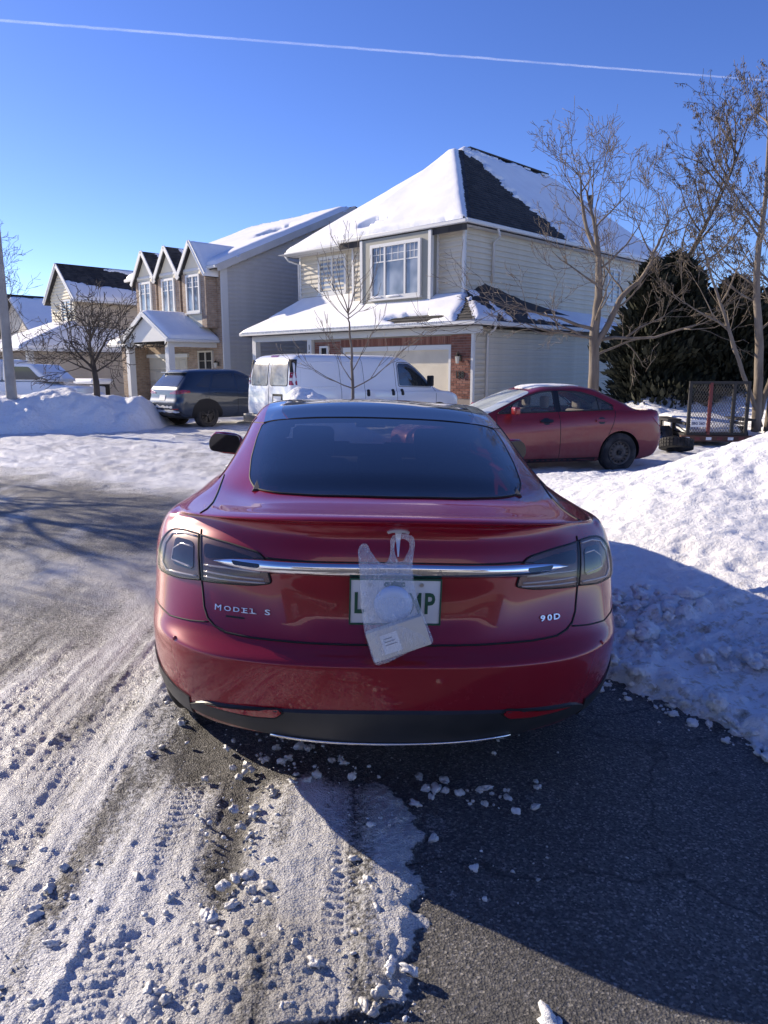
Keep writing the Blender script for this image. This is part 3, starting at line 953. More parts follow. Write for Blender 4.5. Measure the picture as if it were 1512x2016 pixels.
    rings.append([(0, 2.13 + .02 * k, 1.424) for k in range(12)])
    G = loft(rings, 9, 6)
    # recessed number-plate panel in the tail gate
    X, Y, Z = G[..., 0], G[..., 1], G[..., 2]
    rec = sstep(.47 - .10 * sstep(.90, .70, Z), .31 - .10 * sstep(.90, .70, Z), X) * sstep(.668, .755, Z) * sstep(.930, .895, Z) * (Y < .6)
    G[..., 1] += .014 * rec
    return sym_mesh('body', G, M['red_paint'], parent)

CARX, CARY, CARROT = 0.022, 2.385, R(2.95)
car = thing('parked_car', 'dark red liftback parked nearest the camera with a plastic bag on its tailgate emblem', 'car', (CARX, CARY, 0.0), CARROT)
car.rotation_euler = (0, R(1.7), CARROT)
body = liftback_body(car)
bv = bvh_of(body)
new('clear_pane', (0.10, 0.12, 0.13), 0.03, coat=1.0, coat_rough=0.01, alpha=0.25)
def mir(poly, s):
    return [(s * a, b) for a, b in poly]

RED = M['red_paint']
# glass
rg = [(0, .580), (.29, .592), (.46, .632), (.548, .705), (.592, .85), (.614, 1.10), (.622, 1.40), (.620, 1.645), (.40, 1.600), (.2, 1.588), (0, 1.585)]
rg = rg + [(-a, b) for a, b in rg[-2:0:-1]]
g = decal('rear_window', bv, 'top', round_poly(rg, .05, 3), M['rear_glass'], car, .004, .035, .001)
tag(g, 'dark tinted rear window')
seam('window_seal', bv, 'top', round_poly([(a * 1.004, b) for a, b in rg], .05, 3), M['seam_black'], g, .0045, .03, .002, True)
rc = [(0, 1.607), (.25, 1.612), (.487, 1.632), (.531, 1.80), (.536, 2.2), (.52, 2.68), (0, 2.76)]
rc = rc + [(-a, b) for a, b in rc[-2:0:-1]]
decal('roof_glass', bv, 'top', rc, M['dark_glass'], car, .004, .04)
for s in (-1, 1):
    decal('roof_side_glass', bv, 'top', mir([(.497, 1.635), (.618, 1.668), (.628, 1.85), (.632, 2.25), (.60, 2.62), (.535, 2.66), (.541, 2.2), (.536, 1.80)], s), M['black_gloss'], car, .0035, .04)
    # side windows
    md = 'right' if s > 0 else 'left'
    decal('side_window', bv, md, round_poly([(1.50, 1.135), (1.74, 1.215), (2.00, 1.275), (2.18, 1.288), (2.18, 1.075), (1.9, 1.09)], .03), M['dark_glass'], car, .004, .04)
    decal('side_window', bv, md, round_poly([(2.22, 1.288), (2.48, 1.272), (2.80, 1.18), (3.05, 1.085), (3.12, 1.045), (2.22, 1.073)], .03), M['dark_glass'], car, .004, .04)
ws = [(0, 2.90), (.30, 2.86), (.52, 2.78), (.60, 3.05), (.66, 3.36), (.56, 3.58), (.36, 3.74), (0, 3.83)]
ws = ws + [(-a, b) for a, b in ws[-2:0:-1]]
decal('windscreen', bv, 'top', ws, M['clear_pane'], car, .004, .05, .001)
# cabin seen dimly through the tinted hatch
tub = MB().box(-.62, .62, .45, 3.35, .45, .60).build('cabin_floor', M['cabin_black'], car)
rs_ = MB().box(-.60, .60, 1.42, 1.60, .60, 1.06).build('rear_seat', M['cabin_black'], car); bevel(rs_, .05, 3)
for sx in (-.38, 0, .38):
    hr = MB().box(sx - .12, sx + .12, 1.46, 1.55, 1.06, 1.17).build('headrest', M['cabin_black'], rs_); bevel(hr, .035, 3)
for sx in (-.38, .38):
    fs_ = MB().box(sx - .24, sx + .24, 2.28, 2.42, .60, 1.05).build('front_seat', M['cabin_grey'], car); bevel(fs_, .06, 3)
    hr = MB().box(sx - .13, sx + .13, 2.27, 2.36, 1.05, 1.25).build('headrest', M['cabin_grey'], fs_); bevel(hr, .04, 3)
ds_ = MB().box(-.66, .66, 3.05, 3.35, .60, .95).build('dashboard', M['cabin_black'], car); bevel(ds_, .04, 2)
mr_ = MB().box(-.11, .11, 2.95, 2.99, 1.20, 1.265).build('inner_mirror', M['chrome'], car); bevel(mr_, .015, 2)
for sx in (-1, 1):
    MB().tube([(sx * .55, .70, 1.085), (sx * .54, 1.0, 1.15)], .02, 6).build('gas_strut', M['cabin_grey'], car)

# lamps
inner = round_poly([(.718, .968), (.60, .966), (.487, .951), (.462, .936), (.434, .853), (.50, .838), (.694, .822)], [.004, .05, .02, .02, .012, .02, .004], 4)
outer = round_poly([(.728, .969), (.80, .968), (.862, .958), (.902, .915), (.912, .868), (.905, .806), (.80, .808), (.704, .823)], [.004, .02, .03, .03, .03, .02, .02, .004], 4)
for s in (-1, 1):
    for poly, bowl, guides in ((inner, [(.700, .948), (.60, .947), (.50, .932), (.478, .912), (.60, .914), (.692, .900)], ([(.690, .878), (.60, .884), (.475, .886)], [(.690, .856), (.60, .858), (.46, .862)], [(.69, .838), (.60, .842), (.455, .850)])),
                               (outer, [(.835, .938), (.745, .942), (.735, .850), (.832, .848)], ([(.736, .960), (.80, .958), (.852, .944), (.880, .905), (.884, .84), (.86, .818), (.72, .832)], [(.745, .925), (.80, .924), (.835, .90), (.838, .862), (.74, .858)]))):
        a = decal('taillight', bv, 'rear', mir(poly, s), M['lamp_base'], car, .003, .018)
        decal('lamp_bowl', bv, 'rear', mir(round_poly(bowl, .02), s), M['lamp_inner'], a, .006, .02, .002)
        for gl in guides: seam('light_guide', bv, 'rear', mir(gl, s), M['lamp_tube'], a, .0042, .02, .004)
        decal('lens', bv, 'rear', mir(poly, s), M['smoked_lens'], a, .011, .018, .008)
        seam('lamp_gasket', bv, 'rear', mir(poly, s), M['seam_black'], a, .0038, .02, .004, True)
    # shut lines
    seam('shut_line', bv, 'rear', mir([(.724, .985), (.722, .967), (.712, .88), (.700, .815), (.685, .735), (.668, .702), (.640, .682), (.595, .668), (.50, .663), (.30, .661), (0, .660)], s), M['seam_black'], car, .0042, .02)
    seam('shut_line', bv, 'top', mir([(.723, .405), (.708, .46), (.706, .58), (.716, .74), (.728, .90), (.735, 1.05)], s), M['seam_black'], car, .0042, .02)
    seam('shut_line', bv, md if False else ('right' if s > 0 else 'left'), [(1.05, 1.092), (1.20, 1.13), (1.40, 1.185), (1.62, 1.243), (1.80, 1.292), (1.88, 1.318)], M['seam_black'], car, .0036, .02)
    seam('shut_line', bv, 'rear', mir([(.665, .690), (.74, .681), (.83, .673), (.915, .690)], s), M['seam_black'], car, .0030, .02)
    seam('shut_line', bv, 'top', mir([(.612, 1.655), (.655, 1.72), (.690, 1.80)], s), M['seam_black'], car, .003, .02)
    # lower dark valance wrapping the corner
    decal('lower_valance', bv, 'rear', mir([(.735, .37), (.735, .405), (.80, .42), (.875, .452), (.925, .50), (.962, .535), (.968, .48), (.93, .36), (.86, .30), (.735, .30)], s), M['grey_plastic'], car, .006, .03)
    q, n = proj(bv, 'rear', s * .79, .618)
    MB().lathe([(-.0015, .0005), (-.002, .008), (.004, .009)], 16, 'y', q.x, q.y, q.z).build('parking_sensor', RED, car, smooth=True)

# chrome bar across the tailgate
def tail_bar():
    n = 60; v = []; f = []
    K = 8
    for i in range(n + 1):
        x = -.655 + 1.31 * i / n
        u = abs(x) / .655
        hh = .0245 * (1 - .10 * u) * (1 - max(0, (u - .70) / .30) ** 2.2) + .0012
        zc = .914 - .012 * u * u
        q, nn = proj(bv, 'rear', x, zc)
        for k in range(K):
            t = -math.pi / 2 + math.pi * k / (K - 1)
            v.append((x, q.y - .004 - .016 * math.cos(t) * (1 - .5 * max(0, (u - .8) / .2)), zc + hh * math.sin(t)))
    for i in range(n):
        for k in range(K - 1):
            f.append((i * K + k, (i + 1) * K + k, (i + 1) * K + k + 1, i * K + k + 1))
    o = MB().add(v, f).build('chrome_trim', M['chrome'], car, smooth=True)
    return o
bar = tail_bar()
seam('trim_shadow_gap', bv, 'rear', [(-.64, .925 - .012), (-.45, .936), (0, .940), (.45, .936), (.64, .913)], M['seam_black'], bar, .004, .03)
for s in (-1, 1):   # lamps let into the underside of the trim
    decal('trim_lamp', bv, 'rear', mir(round_poly([(.575, .912), (.565, .898), (.475, .899), (.470, .914)], .008), s), M['lamp_inner'], bar, .0205, .02, .003)

def on_body(name, s, x0, z0, size, mat_, parent, sx=1.0, bold=0.0, depth=.004, base_off=0.002, rot=0.0):
    v, f = text_mesh(s, size, depth, sx, bold)
    out = []
    c_, s_ = math.cos(rot), math.sin(rot)
    for a, b, c in v:
        q, n = proj(bv, 'rear', x0 + a * c_ - b * s_, z0 + a * s_ + b * c_)
        out.append(q + n * (base_off + (c + depth / 2)))
    return mk(name, out, f, mat_, parent)

def word_on_body(name, word, x0, x1, z0, size, mat_, parent, small=0.8, sx=1.5, bold=0.0, gap=0.0):
    n = len(word)
    for k, ch in enumerate(word):
        if ch == ' ': continue
        on_body(name, ch, x0 + (x1 - x0) * k / (n - 1), z0, size * (1.0 if (k == 0 or word[k - 1] == ' ') else small), mat_, parent, sx, bold)

new('badge_metal', (0.78, 0.79, 0.80), 0.35, 0.8)
for k, (ch, xx, sz, sx_) in enumerate((('M', -.628, .028, 1.30), ('O', -.592, .023, 1.5), ('D', -.559, .022, 1.6), ('E', -.527, .022, 1.6), ('L', -.497, .022, 1.6), ('S', -.446, .026, 1.8))):
    on_body('badge_letter', ch, xx, .742 + .0012 * k, sz, M['badge_metal'], car, sx_, .0)
    if ch in 'EL':    # serifs
        for dz in (-.0075, .0075):
            seam('badge_serif', bv, 'rear', [(xx - .014, .742 + .0012 * k + dz), (xx + (.012 if ch == 'M' or dz < 0 else -.004), .742 + .0012 * k + dz)], M['badge_metal'], car, .0012, .01, .004)
for k, (ch, xx) in enumerate((('9', .541), ('0', .569), ('D', .599))):
    on_body('badge_letter', ch, xx, .729, .027, M['badge_metal'], car, 1.45, .0006)
for k, ch in enumerate('TESLA'):
    xx = -.134 + .072 * k
    v, f = text_mesh(ch, .026, .001, 1.3, -.0006)
    q, n = proj(bv, 'rear', xx, .914)
    o = mk('trim_letter', [(xx + a, q.y - .0207 + .3 * b * b, .914 + b) for a, b, c in v], f, M['satin_metal'], bar)
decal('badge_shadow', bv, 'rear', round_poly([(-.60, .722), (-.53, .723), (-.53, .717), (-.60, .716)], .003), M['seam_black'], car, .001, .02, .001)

# emblem
def emblem():
    out = []
    T = [(-.040, .040), (-.030, .047), (-.012, .051), (.012, .051), (.030, .047), (.040, .040), (.035, .033), (.022, .038), (.013, .040), (.010, .034), (.002, -.044), (-.002, -.044), (-.010, .034), (-.013, .040), (-.022, .038), (-.035, .033)]
    return decal('emblem', bv, 'rear', [(.006 + a, 1.005 + b) for a, b in T], M['badge_metal'], car, .006, .008, .004)
emblem()

# number plate in its frame
pl = MB().box(-.157, .157, .118, .126, .7265, .8845).build('number_plate', M['plate_white'], car)
bevel(pl, .0015, 1)
fr = MB()
for a in ((-.159, .159, .884, .889), (-.159, .159, .722, .727)):
    fr.box(a[0], a[1], .1135, .128, a[2], a[3])
for a in ((-.161, -.156), (.156, .161)):
    fr.box(a[0], a[1], .1137, .128, .7225, .8885)
fr.build('plate_frame', M['plate_green'], pl)
for ch, xx, zz, sz, sx_ in (('L', -.128, .797, .105, .72), ('M', .068, .797, .105, .62), ('P', .119, .797, .105, .72), ('QUÉBEC', -.005, .868, .019, 1.0)):
    o = lettering('plate_character', ch, sz, M['plate_green'], pl, (xx, .1155, zz), (R(90), 0, 0), sx_, .0022, .003)
for xx in (-.09, .09):
    MB().lathe([(.112, .0005), (.112, .007), (.118, .0075)], 12, 'y', xx, 0, .868).build('plate_bolt', M['satin_metal'], pl)

# rear diffuser with reflectors and the bright strip
def diffuser():
    nx, nt = 60, 9
    v = []; f = []
    for i in range(nx + 1):
        x = -.735 + 1.47 * i / nx
        u = abs(x) / .735
        zt = .456 - .040 * u ** 2.2
        zb = .298 + .050 * u ** 2 + .0 * u
        if u > .86:
            k = (u - .86) / .14
            zt = zt - (zt - zb) * .55 * k ** 2.5
        for t in range(nt):
            w = t / (nt - 1)
            z = zt + (zb - zt) * w
            q, n = proj(bv, 'rear', x, zt)
            y = q.y - .010 + .055 * w ** 1.6
            q2, n2 = proj(bv, 'rear', x, max(z, .29))
            y = min(y, q2.y - .010)
            if w == 0: y = q.y + .012
            v.append((x, y, z))
        # return lip underneath
        v.append((x, v[-1][1] + .12, zb + .02))
    m_ = nt + 1
    for i in range(nx):
        for t in range(m_ - 1):
            f.append((i * m_ + t, (i + 1) * m_ + t, (i + 1) * m_ + t + 1, i * m_ + t + 1))
    o = MB().add(v, f).build('rear_diffuser', M['grey_plastic'], car, smooth=True, sharp=50)
    return o
dif = diffuser()
bpy.context.view_layer.update()
bd = bvh_of(dif)
for s in (-1, 1):
    decal('reflector', bd, 'rear', mir(round_poly([(.665, .405), (.40, .432), (.385, .426), (.41, .404), (.50, .398)], [.01, .01, .01, .01, .03]), s), M['red_lens'], dif, .004, .02, .006)
    seam('reflector_bezel', bd, 'rear', mir(round_poly([(.672, .405), (.40, .437), (.378, .427), (.408, .399), (.50, .393)], [.01, .01, .01, .01, .03]), s), M['seam_black'], dif, .003, .02, .001, True)
cs = []
for k in range(33):
    x = -.43 + .86 * k / 32
    u = abs(x) / .735
    q, n = proj(bd, 'rear', x, .304 + .050 * u * u)
    cs.append((x, q.y - .004, .301 + .050 * u * u))
MB().tube(cs, .0055, 6).build('chrome_strip', M['chrome'], dif, smooth=True)

# body sides: wheel arches, wheels, mirrors
cut_wells(body, [(1.06, .345, .385, .62, 1.2), (1.06, .345, .385, -1.2, -.62), (4.02, .345, .385, .62, 1.2), (4.02, .345, .385, -1.2, -.62)])
def shrink(poly, k):
    cx = sum(p[0] for p in poly) / len(poly); cy = sum(p[1] for p in poly) / len(poly)
    return [(cx + (a - cx) * k, cy + (b - cy) * k) for a, b in poly]
for pp in (shrink(round_poly(rg, .09, 3), .94), shrink(ws, .95)):
    bm = bmesh.new(); bm.from_mesh(body.data)
    bmesh.ops.delete(bm, geom=[f for f in bm.faces if f.normal.z > .12 and f.calc_center_median().z > .9 and in_poly(f.calc_center_median().x, f.calc_center_median().y, pp)], context='FACES')
    bm.to_mesh(body.data); bm.free()
bm = bmesh.new(); bm.from_mesh(body.data); bm.normal_update()
bmesh.ops.delete(bm, geom=[f for f in bm.faces if f.calc_center_median().z < 1.12 or f.calc_center_median().y < .85], context='FACES')
for v_ in list(bm.verts): v_.co = v_.co - v_.normal * .022
lin = bpy.data.meshes.new('cabin_lining'); bm.to_mesh(lin); bm.free()
lin.materials.clear(); lin.materials.append(M['cabin_black'])
inst('cabin_lining', lin, car)
for s in (-1, 1):
    for y in (1.06, 4.02):
        wheel(car, s * .958, y, .345, .345, .245, s, M['rim_silver'], 'twin', 5, .3)
    hs = MB()
    rings = []
    for k, (dx, sc) in enumerate(((.0, .45), (.02, .85), (.06, 1.0), (.14, 1.02), (.20, .92), (.235, .50))):
        for a in range(16):
            t = 2 * math.pi * a / 16
            rings.append((s * (.930 + dx), 3.18 + .06 * math.cos(t) * sc + .02 * dx, 1.030 + .080 * math.sin(t) * sc + .10 * dx))
    f = []
    for k in range(5):
        for a in range(16):
            f.append((k * 16 + a, k * 16 + (a + 1) % 16, (k + 1) * 16 + (a + 1) % 16, (k + 1) * 16 + a))
    f.append(tuple(range(16))); f.append(tuple(range(80, 96)))
    hs.add(rings, f)
    mir_o = hs.build('door_mirror', RED, car, smooth=True, sharp=60)
    MB().bar((s * .88, 3.19, .99), (s * 1.0, 3.18, 1.015), .05, .03).build('mirror_arm', M['seam_black'], mir_o)
    MB().prism(round_poly([(s * .935, .975), (s * 1.160, .990), (s * 1.170, 1.06), (s * 1.135, 1.120), (s * .950, 1.105)], .035), 3.100, 3.140, 'y').build('mirror_glass', M['dark_glass'], mir_o)

# ------------------------------------------------------------------ plastic bag on the emblem, and what it holds
m = new('bag_plastic', (0.85, 0.87, 0.91), 0.16, spec=0.8)
v = tco(m, (4, 4, 0.7))
ra = ramp(m, noise(m, v, 30, 5, 0.6), [(0.30, (0.08,) * 3), (0.80, (0.42,) * 3)])
lk(m, ra.outputs['Color'], bs(m).inputs['Alpha'])
bumpy(m, noise(m, v, 16, 2), 0.2, 0.012)
def px_bag(p):
    return ((p[0] - 770) * .00176, 1.047 - (p[1] - 1045) * .00174)
bag_t = thing('plastic_bag', 'crumpled clear plastic carrier bag hanging from the emblem of the red liftback', 'bag')
bag_t.parent = None
bag_t.location = car.location; bag_t.rotation_euler = car.rotation_euler
outl = [px_bag(p) for p in ((693, 1078), (699, 1066), (710, 1064), (718, 1080), (733, 1100), (748, 1103), (757, 1085), (756, 1056), (762, 1046), (780, 1043), (801, 1048), (805, 1062),
                            (800, 1100), (803, 1140), (812, 1175), (826, 1205), (841, 1240), (838, 1248), (790, 1264), (752, 1283), (731, 1289), (722, 1270), (708, 1228), (701, 1180), (698, 1130))]
hole = [px_bag(p) for p in ((765, 1058), (778, 1053), (793, 1058), (795, 1072), (782, 1098), (772, 1098), (764, 1080))]
outl_d = densify(round_poly(outl, .012, 3), .010)
hole_d = densify(round_poly(hole, .012, 3), .010)
def bag_sheet(front):
    pts = [Vector(p) for p in outl_d]; nb = len(pts)
    hp = [Vector(p) for p in hole_d]; nh = len(hp)
    pts += hp
    rng = random.Random(3)
    xs = [p[0] for p in outl_d]; zs = [p[1] for p in outl_d]
    x = min(xs)
    while x < max(xs):
        z = min(zs)
        while z < max(zs):
            px_, pz_ = x + rng.uniform(-.002, .002), z + rng.uniform(-.002, .002)
            if in_poly(px_, pz_, outl_d) and not in_poly(px_, pz_, hole_d): pts.append(Vector((px_, pz_)))
            z += .007
        x += .007
    E = [(i, (i + 1) % nb) for i in range(nb)] + [(nb + i, nb + (i + 1) % nh) for i in range(nh)]
    V2, E2, F2, _, _, _ = delaunay_2d_cdt(pts, E, [], 1, 1e-6)
    od = np.array(outl_d)
    vv = []
    for p in V2:
        dmin = math.sqrt(((od - np.array([p.x, p.y])) ** 2).sum(1).min())
        q, n = proj(bv, 'rear', p.x, max(p.y, .60))
        w = max(0.0, min(1.0, (1.0 - p.y) / .36))
        # hang line: nearly straight down from the emblem, clear of the bumper
        y_h = .140 - .135 * w - .02
        y_h = min(y_h, q.y - .012)
        bulge = (.040 * w + .006) * (1 - math.exp(-dmin / .022))
        fold = .010 * (float(fbm(p.x * 38 + p.y * 6, p.y * 5, 3 if front else 4, 3)) - .5) * (1.4 - .6 * w) + .006 * (float(fbm(p.x * 16, p.y * 16, 9, 3)) - .5)
        y = y_h - (bulge if front else -.2 * bulge) + fold
        y = min(y, q.y - .003)
        vv.append((p.x, y, p.y))
    F = []
    for t in F2:
        c = [sum(V2[i][k] for i in t) / 3 for k in (0, 1)]
        if not in_poly(c[0], c[1], hole_d): F.append(tuple(t))
    return vv, F
for nm, fr_ in (('front_sheet', True), ('back_sheet', False)):
    vv, F = bag_sheet(fr_)
    MB().add(vv, F).build(nm, M['bag_plastic'], bag_t, smooth=True)

new('box_card', (0.62, 0.57, 0.50), 0.6)
new('paper_label', (0.80, 0.80, 0.80), 0.6)
new('label_ink', (0.12, 0.12, 0.14), 0.7)
new('pale_blue_plastic', (0.50, 0.60, 0.78), 0.3)
bx = thing('cardboard_box', 'small pale box with a white paper label inside the plastic bag', 'box')
bx.rotation_euler = car.rotation_euler
_l = Vector((.006, .010, .712))
bx.location = car.matrix_world @ _l if False else (Matrix.Translation(car.location) @ car.rotation_euler.to_matrix().to_4x4()) @ _l
b = MB().box(-.100, .100, -.016, .030, -.052, .052).build('carton', M['box_card'], bx); bevel(b, .004, 2); b.rotation_euler = (R(-6), R(-20), 0)
lb = MB().box(-.058, .002, -.0180, -.0165, -.036, .030).build('paper_label', M['paper_label'], b)
for k in range(3):
    MB().box(-.048, -.018 + .006 * k, -.0190, -.0182, .014 - .011 * k, .017 - .011 * k).build('printed_line', M['label_ink'], lb)
bw = thing('lidded_bowl', 'round pale blue lidded tub above the box in the plastic bag', 'bowl')
bw.rotation_euler = car.rotation_euler
bw.location = (Matrix.Translation(car.location) @ car.rotation_euler.to_matrix().to_4x4()) @ Vector((-.012, .062, .815))
MB().lathe([(-.018, .0005), (-.020, .040), (-.016, .058), (-.006, .066), (.004, .064), (.006, .056)], 28, 'y').build('lid', M['pale_blue_plastic'], bw, smooth=True, sharp=50)
MB().lathe([(.004, .060), (.030, .050), (.034, .040), (.034, .0005)], 28, 'y').build('tub', M['paper_label'], bw, smooth=True, sharp=50)
# ------------------------------------------------------------------ the other vehicles
def ring_car(spec, mat_, parent, sub_a=6, sub_r=5):
    """spec rows: z_rear, z_front, y_rear, y_front, half width rear, half width front, corner rear, corner front"""
    rings = []
    for (zr, zf, y0, y1, wr, wf, cr, cf) in spec:
        L = y1 - y0
        P = [(0, y0), (.55 * wr, y0 + .02 * cr), (wr - .75 * cr, y0 + .10 * cr), (wr - .20 * cr, y0 + .42 * cr), (wr, y0 + 1.1 * cr)]
        for t in (.28, .42, .56, .70):
            P.append((wr + (wf - wr) * t, y0 + L * t if y0 + L * t > y0 + 1.2 * cr else y0 + 1.2 * cr))
        P += [(wf, y1 - 1.1 * cf), (wf - .20 * cf, y1 - .42 * cf), (wf - .75 * cf, y1 - .10 * cf), (.55 * wf, y1 - .02 * cf), (0, y1)]
        n = len(P)
        yy = [p[1] for p in P]
        ring = []
        for k, (x, y) in enumerate(P):
            t = (y - y0) / max(L, 1e-6)
            ring.append((x, y, zr + (zf - zr) * float(sstep(.15, .85, t))))
        rings.append(ring)
    last = spec[-1]
    n = len(rings[0])
    rings.append([(0, last[2] + .3 * (last[3] - last[2]) + .4 * (last[3] - last[2]) * k / (n - 1), last[0] + .006) for k in range(n)])
    first = spec[0]
    rings.insert(0, [(.25 * p[0], p[1], first[0]) for p in rings[0]])
    return sym_mesh('body', loft(rings, sub_a, sub_r), mat_, parent)

def punch(body_o, bvh, mode, poly):
    """open the body under a pane"""
    bm = bmesh.new(); bm.from_mesh(body_o.data)
    d = DIRS[mode][0]
    kill = []
    for f in bm.faces:
        c = f.calc_center_median()
        if f.normal.dot(d) > -0.15: continue
        ab = {'left': (c.y, c.z), 'right': (c.y, c.z), 'rear': (c.x, c.z), 'front': (c.x, c.z), 'top': (c.x, c.y)}[mode]
        if in_poly(ab[0], ab[1], poly): kill.append(f)
    bmesh.ops.delete(bm, geom=kill, context='FACES')
    bm.to_mesh(body_o.data); bm.free()

# ---- white cargo van ------------------------------------------------
paint('white_paint', (0.84, 0.84, 0.84), 0.35, 0.0, dust=0.22, zlo=0.15, zhi=1.3, dust_col=(0.50, 0.44, 0.35), coat=1.0)
new('tinted_glass', (0.03, 0.035, 0.04), 0.05, coat=1.0)
m = new('dusty_glass', (0.30, 0.29, 0.26), 0.25, coat=0.6)
v = tco(m); r = ramp(m, noise(m, v, 2.2, 3), [(0.40, (0.20, 0.19, 0.17)), (0.62, (0.46, 0.44, 0.38))]); lk(m, r.outputs['Color'], bs(m).inputs['Base Color'])
new('amber_lens', (0.5, 0.16, 0.01), 0.15, coat=1.0)
van = thing('cargo_van', 'white windowless cargo van parked in front of the garage door of house 158', 'van', (-2.72, 17.70, -0.03), R(-49.5))
van.scale = (1.04, 1.04, 1.04)
vb = ring_car([(.30, .30, .14, 5.15, .86, .80, .30, .35), (.42, .42, .03, 5.34, .95, .92, .14, .40), (.70, .70, 0.0, 5.40, .975, .95, .12, .42), (.95, .92, .012, 5.36, .98, .95, .12, .42), (1.10, 1.02, .02, 5.15, .975, .94, .12, .40), (1.18, 1.07, .028, 4.75, .97, .90, .12, .30),
               (1.28, 1.16, .038, 4.48, .955, .88, .12, .25), (1.52, 1.48, .065, 4.08, .915, .83, .12, .22), (1.74, 1.72, .11, 3.76, .865, .78, .13, .22), (1.86, 1.845, .20, 3.52, .79, .71, .16, .22), (1.915, 1.905, .38, 3.3, .62, .56, .2, .2), (1.935, 1.93, .75, 2.9, .32, .30, .2, .2)], M['white_paint'], van)
bvv = bvh_of(vb)
for s in (-1, 1):
    md = 'right' if s > 0 else 'left'
    g = decal('rear_door_window', bvv, 'rear', mir(round_poly([(.07, 1.24), (.74, 1.24), (.71, 1.70), (.62, 1.77), (.07, 1.78)], .06), s), M['dusty_glass'], van, .006, .06)
    seam('window_seal', bvv, 'rear', mir(round_poly([(.06, 1.23), (.75, 1.23), (.72, 1.71), (.63, 1.785), (.06, 1.79)], .06), s), M['seam_black'], g, .008, .06, .002, True)
    for z0_, z1_, mt, nm_ in ((1.25, 1.345, 'red_lens', 'taillight'), (1.345, 1.405, 'white_lens', 'reverse_light'), (1.405, 1.52, 'red_lens', 'taillight'), (1.522, 1.80, 'black_rubber', 'pillar_trim')):
        v_ = []
        for z in (z0_, z1_):
            for a_, b_ in ((.815, 'r'), (.895, 'r'), (.06, 's'), (.15, 's')):
                zz = min(z, 1.72)
                if b_ == 'r':
                    q, n = proj(bvv, 'rear', s * (a_ - max(0, z - 1.52) * .30), zz); q = q + Vector((0, -.014, 0))
                else:
                    q, n = proj(bvv, md, a_ + max(0, z - 1.52) * .22, zz); q = q + Vector((s * .014, 0, 0))
                v_.append((q.x, q.y, z))
        o_ = MB().add(v_, [(0, 1, 5, 4), (1, 2, 6, 5), (2, 3, 7, 6), (3, 0, 4, 7), (0, 3, 2, 1), (4, 5, 6, 7)]).build(nm_, M[mt], van)
    dg = decal('door_window', bvv, md, round_poly([(3.16, 1.20), (4.22, 1.17), (3.98, 1.42), (3.74, 1.62), (3.52, 1.73), (3.16, 1.73)], [.06, .04, .1, .1, .1, .08]), M['tinted_glass'], van, .006, .06)
    seam('window_seal', bvv, md, round_poly([(3.13, 1.18), (4.26, 1.15), (4.0, 1.43), (3.76, 1.64), (3.53, 1.755), (3.13, 1.755)], [.06, .04, .1, .1, .1, .08]), M['seam_black'], dg, .008, .06, .002, True)
    for ln in ([(3.05, .45), (3.05, 1.70), (3.12, 1.82)], [(4.34, .50), (4.36, 1.05), (4.30, 1.16)], [(2.05, .45), (2.05, 1.84)], [(1.35, .45), (1.35, 1.84)], [(2.05, .45), (3.05, .45)]):
        seam('shut_line', bvv, md, ln, M['seam_black'], van, .005, .06)
    seam('panel_press', bvv, md, round_poly([(.22, 1.20), (1.25, 1.20), (1.25, 1.75), (.30, 1.75)], .06), M['white_paint'], van, .010, .06, 0, True)
    seam('panel_press', bvv, md, round_poly([(1.42, 1.20), (1.98, 1.20), (1.98, 1.75), (1.42, 1.75)], .06), M['white_paint'], van, .010, .06, 0, True)
    for y in (2.92, 2.14, 3.22):
        decal('door_handle', bvv, md, round_poly([(y - .04, .97), (y + .04, .97), (y + .04, 1.12), (y - .04, 1.12)], .03), M['black_rubber'], van, .018, .04)
    mo = MB().box(s * .95 if s > 0 else -1.13, s * 1.13 if s > 0 else -.95, 4.02, 4.12, 1.18, 1.44).build('door_mirror', M['black_rubber'], van); bevel(mo, .03, 3)
    decal('headlight', bvv, 'front', mir(round_poly([(.55, .78), (.86, .80), (.86, .95), (.55, .93)], .02), s), M['white_lens'], van, .01, .05)
decal('windscreen', bvv, 'front', round_poly([(-.78, 1.22), (.78, 1.22), (.64, 1.78), (-.64, 1.78)], .06), M['tinted_glass'], van, .006, .1)
seam('shut_line', bvv, 'rear', [(0, .45), (0, 1.80)], M['seam_black'], van, .006, .06)
decal('high_brake_light', bvv, 'rear', round_poly([(-.14, 1.855), (.14, 1.855), (.14, 1.885), (-.14, 1.885)], .01), M['red_lens'], van, .01, .04)
pl2 = decal('number_plate', bvv, 'rear', [(.22, .86), (.52, .86), (.52, 1.0), (.22, 1.0)], M['plate_white'], van, .012, .08)
decal('plate_recess', bvv, 'rear', round_poly([(.17, .82), (.57, .82), (.57, 1.05), (.17, 1.05)], .02), M['black_rubber'], van, .006, .08)
b_ = MB().box(-.95, .95, -.12, .06, .38, .58).build('rear_bumper', M['grey_plastic'], van); bevel(b_, .04, 3)
cut_wells(vb, [(1.15, .36, .42, .6, 1.2), (1.15, .36, .42, -1.2, -.6), (4.45, .36, .42, .6, 1.2), (4.45, .36, .42, -1.2, -.6)])
for s in (-1, 1):
    for y in (1.15, 4.45): wheel(van, s * .945, y, .36, .36, .24, s, M['rim_steel'], 'steel')

